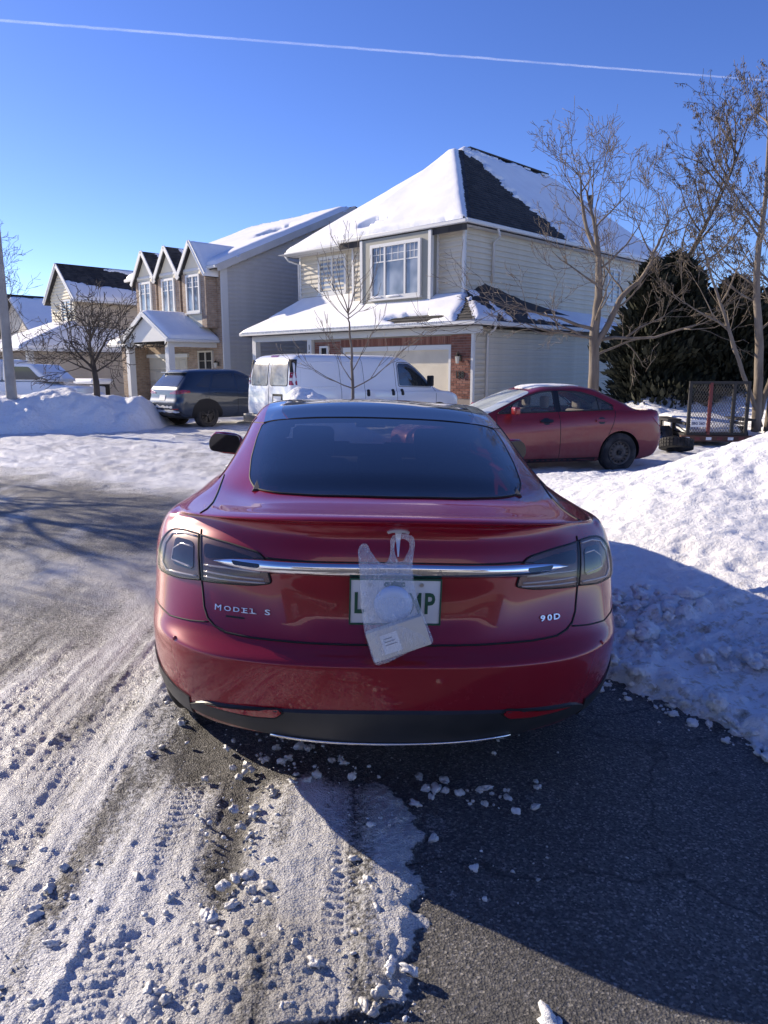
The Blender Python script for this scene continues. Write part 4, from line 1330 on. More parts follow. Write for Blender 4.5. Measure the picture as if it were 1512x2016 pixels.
# ---- slate-blue crossover ------------------------------------------
paint('slate_paint', (0.025, 0.042, 0.070), 0.35, 0.35, dust=0.22, zlo=0.2, zhi=1.0, dust_col=(0.36, 0.35, 0.34))
suv = thing('parked_car', 'slate blue crossover with a snow-flecked tailgate left of the white van', 'car', (-6.35, 21.50, -0.02), R(-46))
sb = ring_car([(.27, .27, .30, 4.20, .76, .72, .3, .3), (.36, .34, .09, 4.50, .86, .84, .26, .4), (.52, .52, .02, 4.57, .91, .88, .24, .45), (.70, .70, 0.0, 4.58, .925, .89, .24, .48), (.86, .84, .05, 4.50, .925, .89, .24, .46), (1.0, .95, .07, 4.32, .92, .86, .22, .42),
               (1.09, 1.03, .09, 3.72, .90, .82, .2, .4), (1.22, 1.18, .18, 3.30, .845, .77, .2, .3), (1.42, 1.40, .36, 2.82, .755, .70, .2, .26), (1.56, 1.55, .46, 2.45, .665, .62, .2, .22), (1.62, 1.62, .55, 2.25, .56, .54, .2, .2), (1.66, 1.66, .95, 2.0, .3, .3, .2, .2)], M['slate_paint'], suv)
bsu = bvh_of(sb)
for s in (-1, 1):
    md = 'right' if s > 0 else 'left'
    decal('quarter_window', bsu, md, round_poly([(.62, 1.18), (1.05, 1.14), (1.22, 1.50), (1.02, 1.47)], .04), M['tinted_glass'], suv, .006, .05)
    decal('door_window', bsu, md, round_poly([(1.12, 1.13), (1.95, 1.10), (1.95, 1.535), (1.30, 1.51)], .03), M['tinted_glass'], suv, .006, .05)
    decal('door_window', bsu, md, round_poly([(2.02, 1.10), (3.15, 1.08), (2.85, 1.28), (2.45, 1.47), (2.02, 1.535)], .04), M['tinted_glass'], suv, .006, .05)
    decal('taillight', bsu, 'rear', mir(round_poly([(.40, .955), (.86, .96), (.88, 1.06), (.78, 1.075), (.42, 1.0)], .02), s), M['red_lens'], suv, .012, .05)
    decal('taillight', bsu, md, round_poly([(.10, .965), (.42, 1.0), (.40, 1.06), (.16, 1.08)], .02), M['red_lens'], suv, .012, .04)
    for ln in ([(1.20, .42), (1.02, .75), (1.00, 1.0), (1.08, 1.13)], [(1.98, .40), (1.98, 1.10)], [(3.02, .40), (3.05, .9), (3.15, 1.07)]):
        seam('shut_line', bsu, md, ln, M['seam_black'], suv, .005, .06)
    for y in (1.25, 2.2): decal('door_handle', bsu, md, round_poly([(y, .965), (y + .2, .965), (y + .2, 1.0), (y, 1.0)], .012), M['slate_paint'], suv, .03, .04)
    decal('arch_trim', bsu, md, round_poly([(.45, .30), (.48, .60), (.68, .80), (.98, .84), (1.26, .74), (1.44, .50), (1.48, .30)], .08), M['black_rubber'], suv, .008, .05)
    decal('reflector', bsu, 'rear', mir([(.62, .53), (.82, .54), (.82, .57), (.62, .56)], s), M['red_lens'], suv, .02, .05)
    mo = MB().box(s * .90 if s > 0 else -1.10, s * 1.10 if s > 0 else -.90, 3.0, 3.1, 1.06, 1.20).build('door_mirror', M['slate_paint'], suv); bevel(mo, .03, 3)
decal('rear_window', bsu, 'rear', round_poly([(-.70, 1.16), (.70, 1.16), (.60, 1.49), (-.60, 1.49)], .06), M['tinted_glass'], suv, .006, .06)
pl3 = decal('number_plate', bsu, 'rear', [(-.16, .78), (.16, .78), (.16, .93), (-.16, .93)], M['plate_white'], suv, .012, .08)
bl = MB().bar((-.62, .44, 1.555), (.62, .44, 1.555), .16, .035).build('spoiler', M['slate_paint'], suv); bevel(bl, .012, 2)
decal('bumper_trim', bsu, 'rear', round_poly([(-.86, .30), (.86, .30), (.86, .50), (-.86, .50)], .05), M['black_rubber'], suv, .010, .06)
decal('skid_plate', bsu, 'rear', round_poly([(-.62, .36), (.62, .36), (.55, .46), (-.55, .46)], .03), M['rim_steel'], suv, .018, .06)
for k, (z, hw) in enumerate(((.62, .60), (.50, .82))):       # snow stuck on the tailgate
    pts = []
    rng = random.Random(40 + k)
    n = 14
    top = [(-hw + 2 * hw * i / n, z - .02 + rng.uniform(.0, .05)) for i in range(n + 1)]
    bot = [(-hw + 2 * hw * i / n, z - .03 - rng.uniform(0, .03)) for i in range(n, -1, -1)]
    decal('stuck_snow', bsu, 'rear', top + bot, M['snow'], suv, .022 + .006 * k, .05)
cut_wells(sb, [(.96, .35, .405, .55, 1.2), (.96, .35, .405, -1.2, -.55), (3.68, .35, .405, .55, 1.2), (3.68, .35, .405, -1.2, -.55)])
for s in (-1, 1):
    for y in (.96, 3.68): wheel(suv, s * .91, y, .35, .35, .23, s, M['rim_dark'], 'twin', 5, .2)

# ---- dusty red sedan ------------------------------------------------
paint('dusty_red', (0.22, 0.008, 0.014), 0.38, 0.25, dust=0.75, zlo=0.12, zhi=1.02, dust_col=(0.30, 0.20, 0.17), coat=0.8)
m = new('clear_glass', (0.10, 0.12, 0.13), 0.03, coat=1.0, coat_rough=0.01, alpha=0.42)
m = new('frosty_glass', (0.50, 0.55, 0.55), 0.25, coat=0.8)
new('trim_black', (0.01, 0.01, 0.011), 0.4)
sed = thing('parked_car', 'dusty maroon sedan with black steel wheels parked side-on beside the bare tree', 'car', (4.44, 13.08, -0.02), R(104))
sed.scale = (.97, .97, .97)
db = ring_car([(.17, .17, .34, 4.10, .70, .66, .3, .3), (.25, .24, .10, 4.36, .82, .80, .28, .40), (.40, .40, .03, 4.46, .862, .84, .26, .50), (.56, .55, 0.0, 4.49, .875, .85, .26, .52), (.72, .66, .02, 4.46, .872, .845, .26, .50), (.86, .74, .045, 4.36, .862, .83, .25, .48),
               (.955, .83, .065, 4.05, .835, .80, .22, .40), (1.005, .90, .10, 3.70, .80, .77, .2, .35), (1.02, .955, .46, 3.40, .775, .745, .2, .3), (1.13, 1.08, .70, 3.05, .715, .69, .18, .25), (1.26, 1.23, .98, 2.70, .645, .63, .18, .22), (1.365, 1.35, 1.22, 2.36, .58, .565, .18, .2), (1.412, 1.405, 1.45, 2.18, .46, .45, .16, .16), (1.43, 1.425, 1.62, 2.08, .25, .25, .12, .12)], M['dusty_red'], sed)
bse = bvh_of(db)
cut_wells(db, [(.88, .315, .368, .55, 1.2), (.88, .315, .368, -1.2, -.55), (3.58, .315, .368, .55, 1.2), (3.58, .315, .368, -1.2, -.55)])
wins = {}
fw = round_poly([(2.02, 1.005), (3.02, .985), (2.80, 1.10), (2.50, 1.24), (2.25, 1.315), (2.02, 1.335)], [.03, .03, .1, .1, .08, .03])
rw = round_poly([(.98, 1.025), (1.93, 1.008), (1.93, 1.335), (1.55, 1.32), (1.25, 1.235), (1.02, 1.10)], [.05, .03, .03, .1, .1, .05])
for s in (-1, 1):
    md = 'right' if s > 0 else 'left'
    for poly in (fw, rw):
        big = round_poly([(a + (.02 if a > 2 else -.02) * 0, b) for a, b in poly], .0)
        g = decal('door_window', bse, md, poly, M['clear_glass'], sed, .003, .05, .002)
        seam('window_trim', bse, md, poly, M['trim_black'], g, .011, .05, .002, True)
    seam('window_post', bse, md, [(1.24, 1.02), (1.26, 1.235)], M['trim_black'], sed, .010, .05, .004)
    seam('window_post', bse, md, [(2.82, .99), (2.74, 1.13)], M['trim_black'], sed, .010, .05, .004)
    decal('pillar_trim', bse, md, [(1.925, 1.00), (2.025, 1.00), (2.025, 1.34), (1.925, 1.34)], M['trim_black'], sed, .004, .05)
    for ln in ([(1.97, .24), (1.97, 1.0)], [(1.22, .30), (1.10, .62), (1.02, .80), (.96, 1.0)], [(3.06, .26), (3.08, .75), (3.05, .97)], [(1.2, .245), (3.06, .235)]):
        seam('shut_line', bse, md, ln, M['seam_black'], sed, .005, .05)
    for y in (1.12, 2.10):
        h_ = decal('door_handle', bse, md, round_poly([(y, .835), (y + .22, .835), (y + .22, .875), (y, .875)], .018), M['dusty_red'] if y < 2 else M['trim_black'], sed, .028, .04)
        decal('handle_recess', bse, md, round_poly([(y + .05, .80), (y + .17, .80), (y + .17, .91), (y + .05, .91)], .05), M['trim_black'], h_, .004, .03)
    decal('taillight', bse, md, round_poly([(.03, .74), (.16, .76), (.30, .90), (.10, .92)], .03), M['red_lens'], sed, .008, .03)
    decal('taillight', bse, 'rear', mir(round_poly([(.48, .72), (.80, .73), (.83, .90), (.50, .90)], .03), s), M['red_lens'], sed, .008, .04)
    decal('side_skirt', bse, md, round_poly([(1.30, .19), (3.2, .19), (3.2, .245), (1.30, .25)], .02), M['trim_black'], sed, .006, .05)
    mo = MB().box(s * .82 if s > 0 else -1.0, s * 1.0 if s > 0 else -.82, 2.74, 2.84, .97, 1.10).build('door_mirror', M['dusty_red'], sed); bevel(mo, .03, 3)
    punch(db, bse, md, fw); punch(db, bse, md, rw)
wsd = round_poly([(-.56, 2.40), (.56, 2.40), (.70, 3.30), (.4, 3.38), (-.4, 3.38), (-.70, 3.30)], .08)
decal('windscreen', bse, 'top', wsd, M['frosty_glass'], sed, .004, .06)
rws = round_poly([(-.62, .62), (.62, .62), (.54, 1.22), (-.54, 1.22)], .08)
decal('rear_window', bse, 'top', rws, M['tinted_glass'], sed, .004, .06)
decal('roof_snow', bse, 'top', round_poly([(-.42, 1.42), (.40, 1.35), (.46, 2.0), (.36, 2.30), (-.40, 2.32), (-.46, 1.9)], .12), M['snow'], sed, .012, .05)
decal('boot_snow', bse, 'top', round_poly([(-.60, .12), (.60, .12), (.62, .22), (-.62, .24)], .04), M['snow'], sed, .010, .05)
decal('number_plate', bse, 'rear', [(-.16, .66), (.16, .66), (.16, .81), (-.16, .81)], M['plate_white'], sed, .012, .08)
for sx in (-.36, .36):
    st = MB().box(sx - .24, sx + .24, 2.02, 2.20, .55, 1.02).build('seat', M['seat_cloth'], sed); bevel(st, .06, 3)
    hr = MB().box(sx - .12, sx + .12, 1.99, 2.08, 1.05, 1.25).build('headrest', M['seat_cloth'], st); bevel(hr, .04, 3)
st = MB().box(-.62, .62, .98, 1.16, .50, .99).build('rear_seat', M['seat_cloth'], sed); bevel(st, .06, 3)
for sx in (-.36, .36):
    hr = MB().box(sx - .12, sx + .12, 1.02, 1.10, 1.0, 1.14).build('headrest', M['seat_cloth'], st); bevel(hr, .04, 3)
MB().box(-.7, .7, 2.9, 3.1, .6, .93).build('dashboard', M['trim_black'], sed)
for s in (-1, 1):
    for y in (.88, 3.58): wheel(sed, s * .872, y, .318, .318, .205, s, M['rim_steel'], 'steel')

# ---- white pickup with a canopy, far left ---------------------------
pk = thing('pickup_truck', 'white pickup truck with a windowed canopy half hidden behind the left snowbank', 'truck', (-15.9, 28.6, 0.0), R(-100))
b_ = MB().prism(round_poly([(0, .45), (5.3, .45), (5.3, 1.0), (4.2, 1.08), (3.7, 1.2), (0, 1.2)], .06), -.95, .95, 'x').build('body', M['white_paint'], pk); bevel(b_, .05, 2)
b_ = MB().prism(round_poly([(.02, 1.21), (2.25, 1.21), (2.2, 1.98), (.28, 1.98)], .12), -.90, .90, 'x').build('canopy', M['white_paint'], pk); bevel(b_, .06, 3)
for s in (-1, 1):
    MB().prism(round_poly([(.36, 1.32), (1.15, 1.32), (1.10, 1.85), (.48, 1.85)], .08), s * .901, s * .915, 'x').build('canopy_window', M['tinted_glass'], pk)
    MB().prism(round_poly([(1.25, 1.32), (2.1, 1.32), (2.06, 1.85), (1.25, 1.85)], .08), s * .901, s * .915, 'x').build('canopy_window', M['tinted_glass'], pk)
b_ = MB().prism(round_poly([(2.3, 1.21), (4.2, 1.21), (3.5, 1.82), (2.36, 1.84)], .1), -.86, .86, 'x').build('cab', M['white_paint'], pk); bevel(b_, .06, 3)
for s in (-1, 1):
    MB().prism(round_poly([(2.45, 1.27), (3.85, 1.27), (3.4, 1.72), (2.48, 1.74)], .06), s * .862, s * .875, 'x').build('cab_window', M['tinted_glass'], pk)
    for y in (1.1, 4.4): wheel(pk, s * .96, y, .38, .38, .26, s, M['rim_dark'], 'twin', 6)
MB().box(-.70, .70, -.012, .0, 1.3, 1.8).build('rear_window', M['tinted_glass'], pk)
# ------------------------------------------------------------------ houses
m = new('siding_grey', (0.56, 0.53, 0.47), 0.6)
vary(m, (0.57, 0.515, 0.405), (0.64, 0.585, 0.47), 2.0)
m = new('siding_blue', (0.40, 0.41, 0.43), 0.6)
vary(m, (0.50, 0.485, 0.46), (0.56, 0.545, 0.52), 2.0)
m = new('siding_tan', (0.40, 0.34, 0.26), 0.6)
vary(m, (0.52, 0.45, 0.36), (0.58, 0.51, 0.41), 2.0)
m = new('siding_cream', (0.76, 0.69, 0.52), 0.6)
new('panel_olive', (0.30, 0.295, 0.25), 0.6)
m = new('trim_white', (0.66, 0.66, 0.64), 0.5)
m = new('shingle', (0.035, 0.035, 0.038), 0.9)
v = tco(m); vor = nd(m, 'ShaderNodeTexVoronoi'); vor.inputs['Scale'].default_value = 4.5; lk(m, v, vor.inputs['Vector'])
sp = nd(m, 'ShaderNodeSeparateColor'); lk(m, vor.outputs['Color'], sp.inputs['Color'])
r = ramp(m, sp.outputs[0], [(0, (0.022, 0.022, 0.025)), (1, (0.060, 0.057, 0.055))]); lk(m, r.outputs['Color'], bs(m).inputs['Base Color'])
bumpy(m, noise(m, v, 90, 3), 0.4, 0.01)
m = new('red_brick', (0.22, 0.085, 0.06), 0.85)
v = tco(m); oi = nd(m, 'ShaderNodeObjectInfo')
r = ramp(m, oi.outputs['Random'], [(0, (0.15, 0.058, 0.042)), (0.5, (0.235, 0.095, 0.066)), (1, (0.30, 0.15, 0.11))]); lk(m, r.outputs['Color'], bs(m).inputs['Base Color'])
bumpy(m, noise(m, v, 60, 4), 0.4, 0.01)
new('mortar', (0.30, 0.26, 0.23), 0.95)
def brick_tex(name, c1, c2, mo):
    m = new(name, c1, 0.85)
    v = tco(m)
    # bricks on any vertical face: use x + y along, z up
    s_ = nd(m, 'ShaderNodeSeparateXYZ'); lk(m, v, s_.inputs['Vector'])
    a_ = nd(m, 'ShaderNodeMath', operation='ADD'); lk(m, s_.outputs['X'], a_.inputs[0]); lk(m, s_.outputs['Y'], a_.inputs[1])
    cb = nd(m, 'ShaderNodeCombineXYZ'); lk(m, a_.outputs[0], cb.inputs['X']); lk(m, s_.outputs['Z'], cb.inputs['Y'])
    b = nd(m, 'ShaderNodeTexBrick'); lk(m, cb.outputs[0], b.inputs['Vector'])
    b.inputs['Color1'].default_value = (*c1, 1); b.inputs['Color2'].default_value = (*c2, 1); b.inputs['Mortar'].default_value = (*mo, 1)
    b.inputs['Scale'].default_value = 1.0; b.inputs['Brick Width'].default_value = 0.22; b.inputs['Row Height'].default_value = 0.076; b.inputs['Mortar Size'].default_value = 0.010
    mu = nd(m, 'ShaderNodeMix', data_type='RGBA', blend_type='MULTIPLY'); mu.inputs['Factor'].default_value = 0.8
    rr_ = ramp(m, noise(m, v, 5, 4), [(0.3, (0.75, 0.75, 0.75)), (0.7, (1.2, 1.2, 1.2))])
    lk(m, b.outputs['Color'], mu.inputs['A']); lk(m, rr_.outputs['Color'], mu.inputs['B']); lk(m, mu.outputs['Result'], bs(m).inputs['Base Color'])
    iv = nd(m, 'ShaderNodeMath', operation='SUBTRACT'); iv.inputs[0].default_value = 1; lk(m, b.outputs['Fac'], iv.inputs[1])
    bumpy(m, iv.outputs[0], 0.6, 0.02)
    return m
brick_tex('tan_brick', (0.42, 0.30, 0.21), (0.30, 0.205, 0.145), (0.36, 0.32, 0.27))
brick_tex('brown_brick', (0.32, 0.25, 0.19), (0.25, 0.19, 0.145), (0.30, 0.27, 0.24))
m = new('window_glass', (0.16, 0.19, 0.24), 0.06, coat=1.0, coat_rough=0.02)
v = tco(m); r = ramp(m, noise(m, v, 1.1, 2), [(0.35, (0.07, 0.09, 0.12)), (0.65, (0.36, 0.38, 0.41))]); lk(m, r.outputs['Color'], bs(m).inputs['Base Color'])
new('dark_void', (0.012, 0.012, 0.013), 0.8)
m = new('garage_cream', (0.56, 0.52, 0.43), 0.55)
m = new('garage_taupe', (0.36, 0.345, 0.30), 0.55)
new('lantern_black', (0.012, 0.012, 0.012), 0.4)
new('lantern_glass', (0.6, 0.58, 0.5), 0.15)
m = new('icicle', (0.75, 0.80, 0.86), 0.1, trans=0.6)

_board = {}
def board_mesh(L, h, mat_):
    k = (round(L, 2), h, mat_.name)
    if k not in _board:
        d0, d1 = .004, .042
        v = [(0, -d1, 0), (L, -d1, 0), (L, -d1 + .004, h * .47), (0, -d1 + .004, h * .47), (0, -d0 - .010, h * .53), (L, -d0 - .010, h * .53), (L, -d0, h), (0, -d0, h), (0, 0, 0), (L, 0, 0), (L, 0, h), (0, 0, h)]
        f = [(0, 1, 2, 3), (3, 2, 5, 4), (4, 5, 6, 7), (0, 8, 9, 1), (7, 6, 10, 11), (8, 11, 10, 9), (1, 9, 10, 6, 5, 2), (0, 3, 4, 7, 11, 8)]
        me = bpy.data.meshes.new('siding_board'); me.from_pydata(v, [], f); me.materials.append(mat_); me.update()
        _board[k] = me
    return _board[k]

def siding(wall, p0, ang, z0, z1, span, mat_, h=.165):
    """boards on a wall face: p0 = left end (x, y), ang = direction of the wall, span(z) -> (a, b) along it"""
    z = z0
    n = max(1, int(round((z1 - z0) / h)))
    h_ = (z1 - z0) / n
    for k in range(n):
        a, b = span(z + h_ / 2)
        if b - a > .05:
            L = round(b - a, 2)
            inst('siding_board', board_mesh(L, round(h_, 4), mat_), wall, (p0[0] + a * math.cos(ang), p0[1] + a * math.sin(ang), z), (0, 0, ang))
        z += h_

def window(parent, x, y, z, w, h, ang=0.0, lights=1, grid=None, sill=True, frame_m=None, fw=.07, glass=None, name='window'):
    """window centred at (x, z) on a face whose outward normal is -y turned by ang"""
    fm = frame_m or M['trim_white']
    f = MB()
    o_ = -.075
    f.box(-w / 2 - fw, w / 2 + fw, o_, .02, -h / 2 - fw, -h / 2)
    f.box(-w / 2 - fw, w / 2 + fw, o_, .02, h / 2, h / 2 + fw)
    f.box(-w / 2 - fw, -w / 2, o_, .02, -h / 2, h / 2)
    f.box(w / 2, w / 2 + fw, o_, .02, -h / 2, h / 2)
    ws_ = lights if isinstance(lights, (list, tuple)) else [1.0 / lights] * lights
    xs = [-w / 2]
    for q in ws_: xs.append(xs[-1] + q * w)
    for q in xs[1:-1]: f.box(q - .035, q + .035, o_ + .01, .02, -h / 2, h / 2)
    fo = f.build(name, fm, parent)
    fo.location = (x, y, z); fo.rotation_euler = (0, 0, ang)
    for k in range(len(ws_)):
        a, b = xs[k] + (.035 if k else 0), xs[k + 1] - (.035 if k < len(ws_) - 1 else 0)
        p = MB().box(a, b, -.030, .0, -h / 2, h / 2).build('pane', glass or M['window_glass'], fo)
        if grid:
            nx, nz, top = grid
            z0 = h / 2 - top * h
            g = MB()
            g.box(a, b, -.040, -.031, z0 - .018, z0 + .018)
            for i in range(1, nx): g.box(a + (b - a) * i / nx - .010, a + (b - a) * i / nx + .010, -.0385, -.031, z0, h / 2)
            for i in range(1, nz): g.box(a, b, -.037, -.0312, z0 + (h / 2 - z0) * i / nz - .010, z0 + (h / 2 - z0) * i / nz + .010)
            g.build('muntin', fm, fo)
    if sill: MB().box(-w / 2 - fw - .03, w / 2 + fw + .03, o_ - .05, 0, -h / 2 - fw - .05, -h / 2 - fw - .002).build('sill', fm, fo)
    return fo

class Plane:
    """a roof plane: outline in 3-D (first edge is the eave, running left to right seen from outside)"""
    def __init__(s, pts):
        s.P = [Vector(p) for p in pts]
        s.O = s.P[0]
        s.U = (s.P[1] - s.P[0]).normalized()
        n = Vector((0, 0, 0))
        for i in range(1, len(s.P) - 1): n += (s.P[i] - s.O).cross(s.P[i + 1] - s.O)
        s.N = n.normalized()
        if s.N.z < 0: s.N = -s.N
        s.V = s.N.cross(s.U).normalized()
        if s.V.z < 0: s.V = -s.V
        s.uv = [((p - s.O).dot(s.U), (p - s.O).dot(s.V)) for p in s.P]
    def at(s, u, v, h=0.0):
        return s.O + s.U * u + s.V * v + s.N * h

def roof(parent, pts, thick=.14, name='roof'):
    pl = Plane(pts)
    n = len(pts)
    v = [p for p in pl.P] + [p - Vector((0, 0, thick)) for p in pl.P]
    f = [tuple(range(n)), tuple(range(2 * n - 1, n - 1, -1))] + [(i, n + i, n + (i + 1) % n, (i + 1) % n) for i in range(n)]
    o = MB().add(v, f).build(name, M['shingle'], parent)
    # shingle courses
    us = [q[0] for q in pl.uv]; vs_ = [q[1] for q in pl.uv]
    S = MB(); ex = .15
    vv = 0.0
    while vv < max(vs_) - .02:
        def rng_at(t):
            xs = []
            for i in range(n):
                (u0, v0), (u1, v1) = pl.uv[i], pl.uv[(i + 1) % n]
                if (v0 - t) * (v1 - t) <= 0 and abs(v1 - v0) > 1e-6:
                    xs.append(u0 + (u1 - u0) * (t - v0) / (v1 - v0))
            return (min(xs), max(xs)) if len(xs) >= 2 else None
        a = rng_at(vv + .002); b = rng_at(min(vv + ex, max(vs_) - .002))
        if a and b:
            S.add([pl.at(a[0], vv, .022), pl.at(a[1], vv, .022), pl.at(b[1], vv + ex, .004), pl.at(b[0], vv + ex, .004), pl.at(a[0], vv, .0), pl.at(a[1], vv, .0)], [(0, 1, 2, 3), (4, 5, 1, 0)])
        vv += ex
    if S.f: S.build('shingles', M['shingle'], o, kind='stuff')
    return pl, o

def poly_dist(U, V, poly):
    """signed distance, positive inside"""
    d = np.full(U.shape, 1e9); ins = np.zeros(U.shape, bool)
    n = len(poly)
    for i in range(n):
        (ax, ay), (bx_, by) = poly[i], poly[(i + 1) % n]
        ex, ey = bx_ - ax, by - ay
        t = np.clip(((U - ax) * ex + (V - ay) * ey) / (ex * ex + ey * ey + 1e-12), 0, 1)
        d = np.minimum(d, np.hypot(U - ax - t * ex, V - ay - t * ey))
        c = ((ay > V) != (by > V)) & (U < (bx_ - ax) * (V - ay) / (by - ay + 1e-12) + ax)
        ins ^= c
    return np.where(ins, d, -d)

def snow_on(parent, pl, thick=.25, bare=None, res=.09, seed=1, grow=.06, ragged=.10, edge=.06, name='roof_snow'):
    """snow cover on a roof plane; bare: list of fn(u, v) > 0 where snow lies"""
    poly = pl.uv
    us = [q[0] for q in poly]; vs_ = [q[1] for q in poly]
    u = np.arange(min(us) - .15, max(us) + .15, res); v = np.arange(min(vs_) - .15, max(vs_) + .15, res)
    Vg, Ug = np.meshgrid(v, u, indexing='ij')
    m_ = poly_dist(Ug, Vg, poly) + grow + .03 * (fbm(Ug * 3, Vg * 3, seed, 3) - .5)
    if bare:
        jag = ragged * 2 * (fbm(Ug * 1.3, Vg * 6, seed + 2, 4) - .5) + ragged * .8 * (fbm(Ug * 6, Vg * 14, seed + 4, 2) - .5)
        for fn in bare: m_ = np.minimum(m_, fn(Ug, Vg) + jag)
    H = thick * (1 - np.exp(-np.clip(m_, 0, None) / edge)) * (1 + .35 * (fbm(Ug * .5, Vg * .5, seed + 6, 2) - .5)) + .016 * (fbm(Ug * 2.2, Vg * 2.2, seed + 8, 3) - .5) * sstep(.05, .3, m_) + .006
    H = np.where(m_ > 0, H, -.03)
    X = pl.O.x + pl.U.x * Ug + pl.V.x * Vg + pl.N.x * H
    Y = pl.O.y + pl.U.y * Ug + pl.V.y * Vg + pl.N.y * H
    Z = pl.O.z + pl.U.z * Ug + pl.V.z * Vg + pl.N.z * H
    return grid_mesh(name, X, Y, Z, M['roof_snow'], parent, keep=m_ > 0)

def gutter(parent, a, b, w=.11, h=.12, name='gutter'):
    g = MB().bar(a, b, w, h).build(name, M['trim_white'], parent); bevel(g, .02, 1)
    return g

def lantern(parent, x, y, z, ang=0.0):
    o = MB().box(-.05, .05, -.02, .01, -.08, .08).build('wall_lantern', M['lantern_black'], parent)
    o.location = (x, y, z); o.rotation_euler = (0, 0, ang)
    MB().lathe([(-.16, .001), (-.15, .05), (.04, .075), (.05, .085), (.11, .03), (.14, .001)], 6, 'z', 0, -.13, 0).build('lantern_body', M['lantern_glass'], o)
    MB().lathe([(.05, .10), (.12, .03), (.17, .001)], 6, 'z', 0, -.13, 0).build('lantern_cap', M['lantern_black'], o)
    MB().tube([(0, 0, .02), (0, -.10, .20), (0, -.13, .16)], .010, 6).build('lantern_arm', M['lantern_black'], o)
    return o

def garage_door(parent, x0, x1, y, z1, mat_, rows=4, cols=8):
    d = MB().box(x0, x1, y, y + .04, 0, z1).build('garage_door', mat_, parent)
    w = (x1 - x0) / cols; h = z1 / rows
    v = [(-w / 2 + .05, 0, -h / 2 + .06), (w / 2 - .05, 0, -h / 2 + .06), (w / 2 - .05, 0, h / 2 - .06), (-w / 2 + .05, 0, h / 2 - .06), (-w / 2 + .09, -.022, -h / 2 + .10), (w / 2 - .09, -.022, -h / 2 + .10), (w / 2 - .09, -.022, h / 2 - .10), (-w / 2 + .09, -.022, h / 2 - .10)]
    f = [(4, 5, 6, 7), (0, 1, 5, 4), (1, 2, 6, 5), (2, 3, 7, 6), (3, 0, 4, 7)]
    me = bpy.data.meshes.new('door_panel'); me.from_pydata(v, [], f); me.materials.append(mat_); me.update()
    for i in range(rows):
        for k in range(cols): inst('door_panel', me, d, (x0 + (k + .5) * w, y - .001, (i + .5) * h))
    for i in range(1, rows): MB().box(x0, x1, y - .004, y + .01, i * h - .006, i * h + .006).build('door_joint', M['seam_black'], d)
    return d

_bk = {}
def bricks(wall, x0, x1, y, z0, z1, L=.205, H=.062, gap=.012):
    """running bond of single bricks standing proud of the mortar"""
    row = 0; z = z0
    rng = random.Random(int(abs(x0 * 100)))
    while z + H <= z1 + .001:
        x = x0 - (L + gap) * (.5 if row % 2 else 0)
        while x < x1:
            a, b = max(x, x0), min(x + L, x1)
            if b - a > .03:
                k = (round(b - a, 3), H)
                if k not in _bk:
                    t = MB().box(0, k[0], -.014, .01, 0, H)
                    me = bpy.data.meshes.new('brick'); me.from_pydata(t.v, [], t.f); me.materials.append(M['red_brick']); me.update()
                    _bk[k] = me
                inst('brick', _bk[k], wall, (a, y + rng.uniform(-.003, .003), z))
            x += L + gap
        z += H + gap; row += 1

E1 = Vector((-.719, .695)); E2 = Vector((.695, .719)); HR = math.atan2(-.695, .719)
def house(label, s, d, ox=2.56, oy=22.0):
    p = Vector((ox, oy)) + E1 * s + E2 * d
    return thing('house', label, 'house', (p.x, p.y, 0), HR)

# ---- house 158 -------------------------------------------------------
h158 = house('grey sided two-storey house numbered 158 with snowy hip roof and bay window', 0, 0)
W = MB().box(-6.9, 0, 0.02, 9.0, -.2, 2.80).build('garage_wall', M['siding_grey'], h158)
siding(W, (0.0, 0.02), math.pi / 2, 0, 2.80, lambda z: (.05, 8.95), M['siding_grey'])
MB().box(-.03, .05, -.05, .05, 0, 2.8).build('corner_trim', M['trim_white'], W)
# brick front: mortar bed with bricks, round the garage door
BW = MB().box(-.78, -.03, -.03, .02, 0, 2.62).add(*(lambda t: (t.v, t.f))(MB().box(-6.9, -5.42, -.03, .02, 0, 2.62))).add(*(lambda t: (t.v, t.f))(MB().box(-5.42, -.78, -.03, .02, 2.30, 2.62))).build('brick_wall', M['mortar'], h158)
bricks(BW, -.76, -.05, -.03, .78, 2.62)
bricks(BW, -6.88, -5.56, -.03, 1.60, 2.62)
# soldier course over the door
x = -5.54
sme = MB().box(0, .064, -.014, .01, 0, .235)
_sm = bpy.data.meshes.new('soldier_brick'); _sm.from_pydata(sme.v, [], sme.f); _sm.materials.append(M['red_brick']); _sm.update()
while x < -.80:
    inst('brick', _sm, BW, (x, -.03, 2.36)); x += .076
gd = garage_door(h158, -5.36, -.86, .10, 2.22, M['garage_taupe'], 4, 8)
MB().box(-5.44, -.78, -.045, .10, 2.20, 2.34).build('door_lintel', M['trim_white'], gd)
for a in (-5.44, -.86): MB().box(a, a + .08, -.045, .10, 0, 2.20).build('door_jamb', M['trim_white'], gd)
MB().box(-10.4, .35, -.14, -.02, 2.64, 2.86).build('fascia', M['trim_white'], h158)
